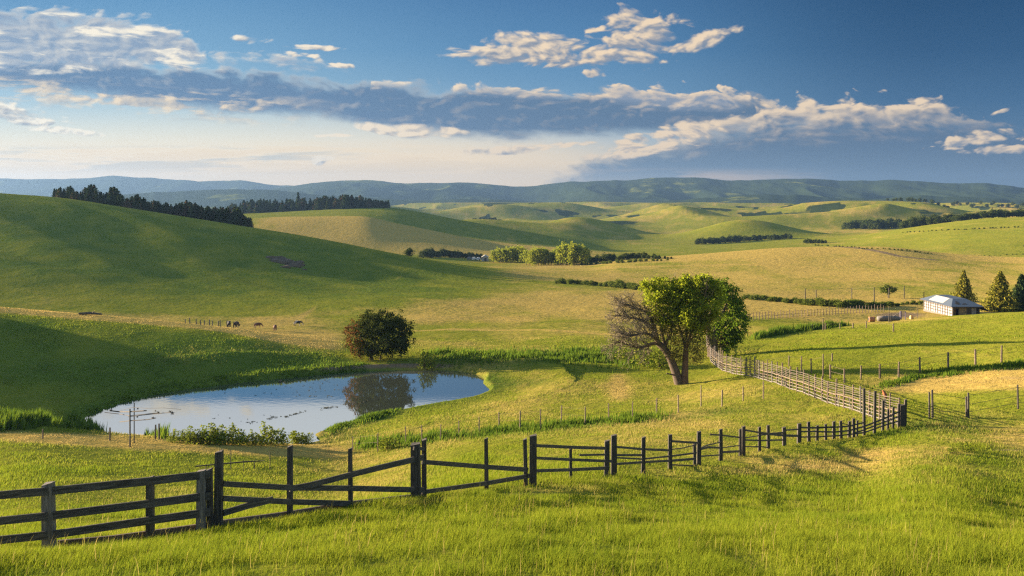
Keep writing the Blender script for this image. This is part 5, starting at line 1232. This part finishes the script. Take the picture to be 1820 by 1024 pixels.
# rock outcrop on the left hill
ROCK = flat_material('grey_rock', (0.085, 0.058, 0.034), .9)
q = hit(510, 468, 230, 345); bm = bmesh.new(); s = q.y / F
for k in range(46):
    t = k / 45; px = 480 + 58 * t + random.gauss(0, 3); py = 459 + 16 * t + random.gauss(0, 3.5)
    r = hit(px, py, 230, 345); sz = random.uniform(.4, 1.3)
    ret = bmesh.ops.create_icosphere(bm, subdivisions=2, radius=sz)
    for v in ret['verts']:
        n_ = Vector(v.co).normalized(); w = 1 + .35 * math.sin(n_.x * 3 + k) * math.cos(n_.y * 4 - k) + random.uniform(-.10, .10)
        v.co = Vector((v.co.x * w * 1.5, v.co.y * w, v.co.z * w * .55)) + (r - q)
me = bpy.data.meshes.new('rock_outcrop'); bm.to_mesh(me); bm.free()
tag(link_mesh('rock_outcrop', me, None, [ROCK], q), 'dark broken rock outcrop on the left green hillside', 'rock')
# grazing cattle
def cow_mesh():
    bm = bmesh.new(); V = {}
    sk = [('pel', (-.62, 0, 1.05), (.29, .34)), ('mid', (-.1, 0, 1.0), (.36, .40)), ('sho', (.5, 0, 1.08), (.27, .35)), ('nk', (.86, 0, 1.02), (.17, .20)), ('nk2', (1.12, 0, .72), (.13, .16)), ('hd', (1.3, 0, .44), (.13, .13)), ('mz', (1.42, 0, .18), (.085, .085)),
          ('tl', (-.92, 0, 1.12), (.06, .06)), ('tl2', (-1.0, 0, .55), (.03, .03))]
    ed = [('pel', 'mid'), ('mid', 'sho'), ('sho', 'nk'), ('nk', 'nk2'), ('nk2', 'hd'), ('hd', 'mz'), ('pel', 'tl'), ('tl', 'tl2')]
    for s_, y in (('l', .2), ('r', -.2)):
        off = .08 if s_ == 'l' else -.08
        sk += [('fe' + s_, (.5 + off, y, .72), (.13, .13)), ('fk' + s_, (.54 + off, y, .42), (.075, .075)), ('ff' + s_, (.52 + off, y, .02), (.07, .07)),
               ('hs' + s_, (-.62 - off, y, .74), (.17, .17)), ('hk' + s_, (-.80 - off, y, .46), (.075, .075)), ('hf' + s_, (-.72 - off, y, .02), (.07, .07)), ('ea' + s_, (1.2, y * 1.25, .62), (.05, .05))]
        ed += [('sho', 'fe' + s_), ('fe' + s_, 'fk' + s_), ('fk' + s_, 'ff' + s_), ('pel', 'hs' + s_), ('hs' + s_, 'hk' + s_), ('hk' + s_, 'hf' + s_), ('hd', 'ea' + s_)]
    idx = {k: i for i, (k, p, r) in enumerate(sk)}
    me = bpy.data.meshes.new('cow_skeleton'); me.from_pydata([p for k, p, r in sk], [(idx[a], idx[b]) for a, b in ed], [])
    o = bpy.data.objects.new('cow_skeleton', me); COL.objects.link(o)
    o.modifiers.new('skin', 'SKIN'); o.modifiers.new('sub', 'SUBSURF').levels = 2
    for i, (k, p, r) in enumerate(sk): me.skin_vertices[0].data[i].radius = r
    me.skin_vertices[0].data[0].use_root = True
    bpy.context.view_layer.update()
    out = bpy.data.meshes.new_from_object(o.evaluated_get(bpy.context.evaluated_depsgraph_get())); out.name = 'cow'
    bpy.data.objects.remove(o); bpy.data.meshes.remove(me)
    out.polygons.foreach_set('use_smooth', np.full(len(out.polygons), True))
    return out
cowm = cow_mesh()
def coat(name, a, b):
    m, n, out = material(name); tc = n.new('ShaderNodeTexCoord'); nz = n.noise(tc.outputs['Object'], 1.6, 2, .5)
    bs = n.new('ShaderNodeBsdfPrincipled'); n.put(bs.inputs['Base Color'], n.mix(n.ss(nz, .50, .56), a, b)); bs.inputs['Roughness'].default_value = .8
    n.nt.links.new(bs.outputs[0], out.inputs[0]); return m
coats = {'black': coat('black_coat', (.012, .011, .010, 1), (.03, .025, .022, 1)), 'brown': coat('brown_coat', (.075, .03, .014, 1), (.12, .05, .025, 1)), 'pied': coat('pied_coat', (.014, .012, .012, 1), (.42, .38, .34, 1)), 'dark': coat('dark_brown_coat', (.035, .02, .014, 1), (.06, .035, .022, 1))}
for px, py, h, k, rz, lab in [(407, 584, 10, 'black', 1.9, 'black cow at the left end of the herd beyond the grassy bank'), (420, 584, 9, 'dark', 1.4, 'dark brown cow next to the leftmost black one'), (458, 583.5, 9, 'brown', .75, 'red brown cow grazing half turned in the middle of the herd'), (489, 588, 13, 'brown', 1.7, 'larger brown cow nearest the bank, seen from behind'), (529, 579.5, 10, 'pied', .5, 'black and white cow at the right end of the herd')]:
    q = hit(px, py, 150, 240); me = cowm.copy() if k not in ('brown',) or px == 458 else cowm.copy(); me.materials.clear(); me.materials.append(coats[k])
    o = bpy.data.objects.new('cow', me); COL.objects.link(o); o.location = q; s = max(.75, h / F * q.y / 1.7) ; o.scale = (s, s, s); o.rotation_euler = (0, 0, rz)
    tag(o, lab, 'cow', 'cattle beyond the bank')
for i in range(12):
    px = 330 + i * 8 + random.uniform(-3, 3); q = hit(px, 580 + i * .3, 150, 240); h = random.uniform(.7, 1.0); mb = MB(); mb.tube([(0, 0, -.2), (random.uniform(-.1, .1), 0, h)], [.09, .07], 5); mb.tube([(0, 0, h - .05), (.02, 0, h + .02)], [.075, .04], 5)
    o = mb.build('old_post', GREYW); o.location = q; tag(o, 'weathered stump post in the row beside the herd', 'post', 'stump posts beside the herd')
q = hit(160, 561, 125, 240); mb = MB(); mb.tube([(-1.5, 0, .25), (0, .1, .32), (1.6, 0, .2)], [.16, .2, .1], 7); mb.tube([(.2, 0, .3), (.8, -.4, .7)], [.08, .03], 5)
o = mb.build('fallen_log', PALE); o.location = q; tag(o, 'pale fallen log on the left crest of the grassy bank', 'log')
# floating weed on the pond
WEED = flat_material('floating_weed', (0.03, 0.035, 0.016), .8)
wm = []
for k in range(5):
    mb = MB()
    for j in range(random.randint(3, 6)):
        c = Vector((random.gauss(0, .07), random.gauss(0, .05), 0)); n_ = random.randint(5, 7); r = random.uniform(.04, .13); a0 = random.uniform(0, 6)
        top = [c + Vector((math.cos(a0 + 6.283 * i / n_) * r * random.uniform(.6, 1.3), math.sin(a0 + 6.283 * i / n_) * r * .7, .012 + random.uniform(0, .03))) for i in range(n_)]
        mb.add(top + [c + Vector((0, 0, .03 + j * .004))], [(i, (i + 1) % n_, n_) for i in range(n_)])
    if k % 2: mb.tube([(0, 0, 0), (.03, 0, random.uniform(.10, .25))], .012, 4)
    me = mb.mesh('weed_clump'); me.materials.append(WEED); wm.append(me)
def weed(px, py, s, lab='small dark weed clump floating on the open pond', g='weed clumps scattered over the pond'):
    Y = PZ * F / (CY - py); o = bpy.data.objects.new('weed_clump', random.choice(wm)); COL.objects.link(o); o.location = ((px - CX) / F * Y, Y, PZ + .004); o.scale = (s, s, s); o.rotation_euler = (0, 0, random.uniform(0, 6.28)); tag(o, lab, 'water weed', g)
for k in range(70):
    px, py = random.gauss(560, 36), random.uniform(668, 706)
    weed(px, py, random.uniform(.35, .85))
for k in range(24): weed(random.uniform(380, 640), random.uniform(690, 752), random.uniform(.35, .75))
for (x0_, y0_, x1_, y1_, n_) in ((477, 744, 500, 741, 12), (508, 740, 545, 731, 20), (566, 728, 600, 722, 16), (612, 720, 655, 714, 16), (435, 752, 450, 750, 6)):
    for k in range(n_):
        t = random.random(); weed(x0_ + (x1_ - x0_) * t, y0_ + (y1_ - y0_) * t + random.gauss(0, 1), random.uniform(.6, 1.1), 'dark weed in the drifting strings on the near half of the pond', 'weed drifting in strings')
weed(499, 678.5, 2.6, 'largest dark weed tussock near the far pond shore', None); weed(505, 680, 1.6, 'smaller tussock touching the largest weed tussock', None)
# bird on the corner fence
q = Vector(((1572 - CX) / F * 63.5, 63.5, 0)); q.z = (CY - 706) / F * 63.5
bird = empty('bird', q, 'rust brown bird perched on the stake above the fence corner', 'bird')
FEA = flat_material('rust_feathers', (0.24, 0.075, 0.03), .8)
mb = MB(); mb.tube([q + Vector(v) for v in ((.16, 0, -.12), (.10, 0, .02), (.04, 0, .16), (-.02, 0, .28), (-.05, 0, .36), (-.10, 0, .40), (-.17, 0, .40))], [.02, .09, .13, .11, .07, .065, .012], 10); under(mb.build('body', FEA, None, True), bird)
stk = MB(); g0 = ground(q.x, q.y); stk.tube([(q.x + .02, q.y, g0 - .2), (q.x, q.y, q.z + .02)], [.045, .04], 6); stk.tube([(q.x + .3, q.y, g0 - .2), (q.x + .06, q.y, q.z - .15)], [.035, .03], 6)
so_ = stk.build('stake', GREYW, None, False, (q.x, q.y, g0)); tag(so_, 'pair of slim stakes tied together inside the fence corner', 'stake')
# ------------------------------------------------------------------ air
m, n, out = material('haze_air')
vol = n.new('ShaderNodeVolumePrincipled')
vol.inputs['Color'].default_value = (0.155, 0.275, 0.51, 1); vol.inputs['Density'].default_value = 0.000105; vol.inputs['Anisotropy'].default_value = 0.4
n.nt.links.new(vol.outputs[0], out.inputs['Volume'])
hb = MB(); hb.box((0, 0, 0), (1, 1, 1))
hz = hb.build('haze', m)
z0, z1 = float(min(GZ.min(), -62)) - 1.5, 155.0
hz.scale = (14200, 14200, z1 - z0); hz.location = (0, 0, (z0 + z1) / 2)
tag(hz, 'thin blue evening haze over the valley', None, None, 'stuff')
# ------------------------------------------------------------------ camera, sun, view
cam = bpy.data.cameras.new('camera'); co = bpy.data.objects.new('camera', cam); COL.objects.link(co)
co.location = (0, 0, 0); co.rotation_euler = (math.pi / 2, 0, 0)
cam.sensor_width = 36.0; cam.lens = 36.0 * F / 1820.0
cam.shift_y = -(512.0 - CY) / 1820.0
cam.clip_start = 0.2; cam.clip_end = 40000
SC.camera = co
sl = bpy.data.lights.new('sun', 'SUN'); sl.energy = 5.0; sl.angle = math.radians(0.55); sl.color = (1.0, 0.78, 0.52)
so = bpy.data.objects.new('sun', sl); COL.objects.link(so)
sd = Vector((math.sin(SUN_AZ) * math.cos(SUN_EL), math.cos(SUN_AZ) * math.cos(SUN_EL), math.sin(SUN_EL)))
so.rotation_euler = (-sd).to_track_quat('-Z', 'Y').to_euler()
so.location = sd * 300
vs = SC.view_settings
vs.view_transform = 'Standard'; vs.look = 'None'; vs.exposure = EXPO; vs.gamma = 1.0; vs.use_curve_mapping = False
SC.render.film_transparent = False
cy = SC.cycles
cy.max_bounces = 6; cy.diffuse_bounces = 2; cy.glossy_bounces = 3; cy.transmission_bounces = 4; cy.transparent_max_bounces = 6; cy.volume_bounces = 0
cy.use_denoising = False; cy.use_adaptive_sampling = False
cy.pixel_filter_type = 'BLACKMAN_HARRIS'; cy.filter_width = 1.3
cy.sample_clamp_indirect = 4.0
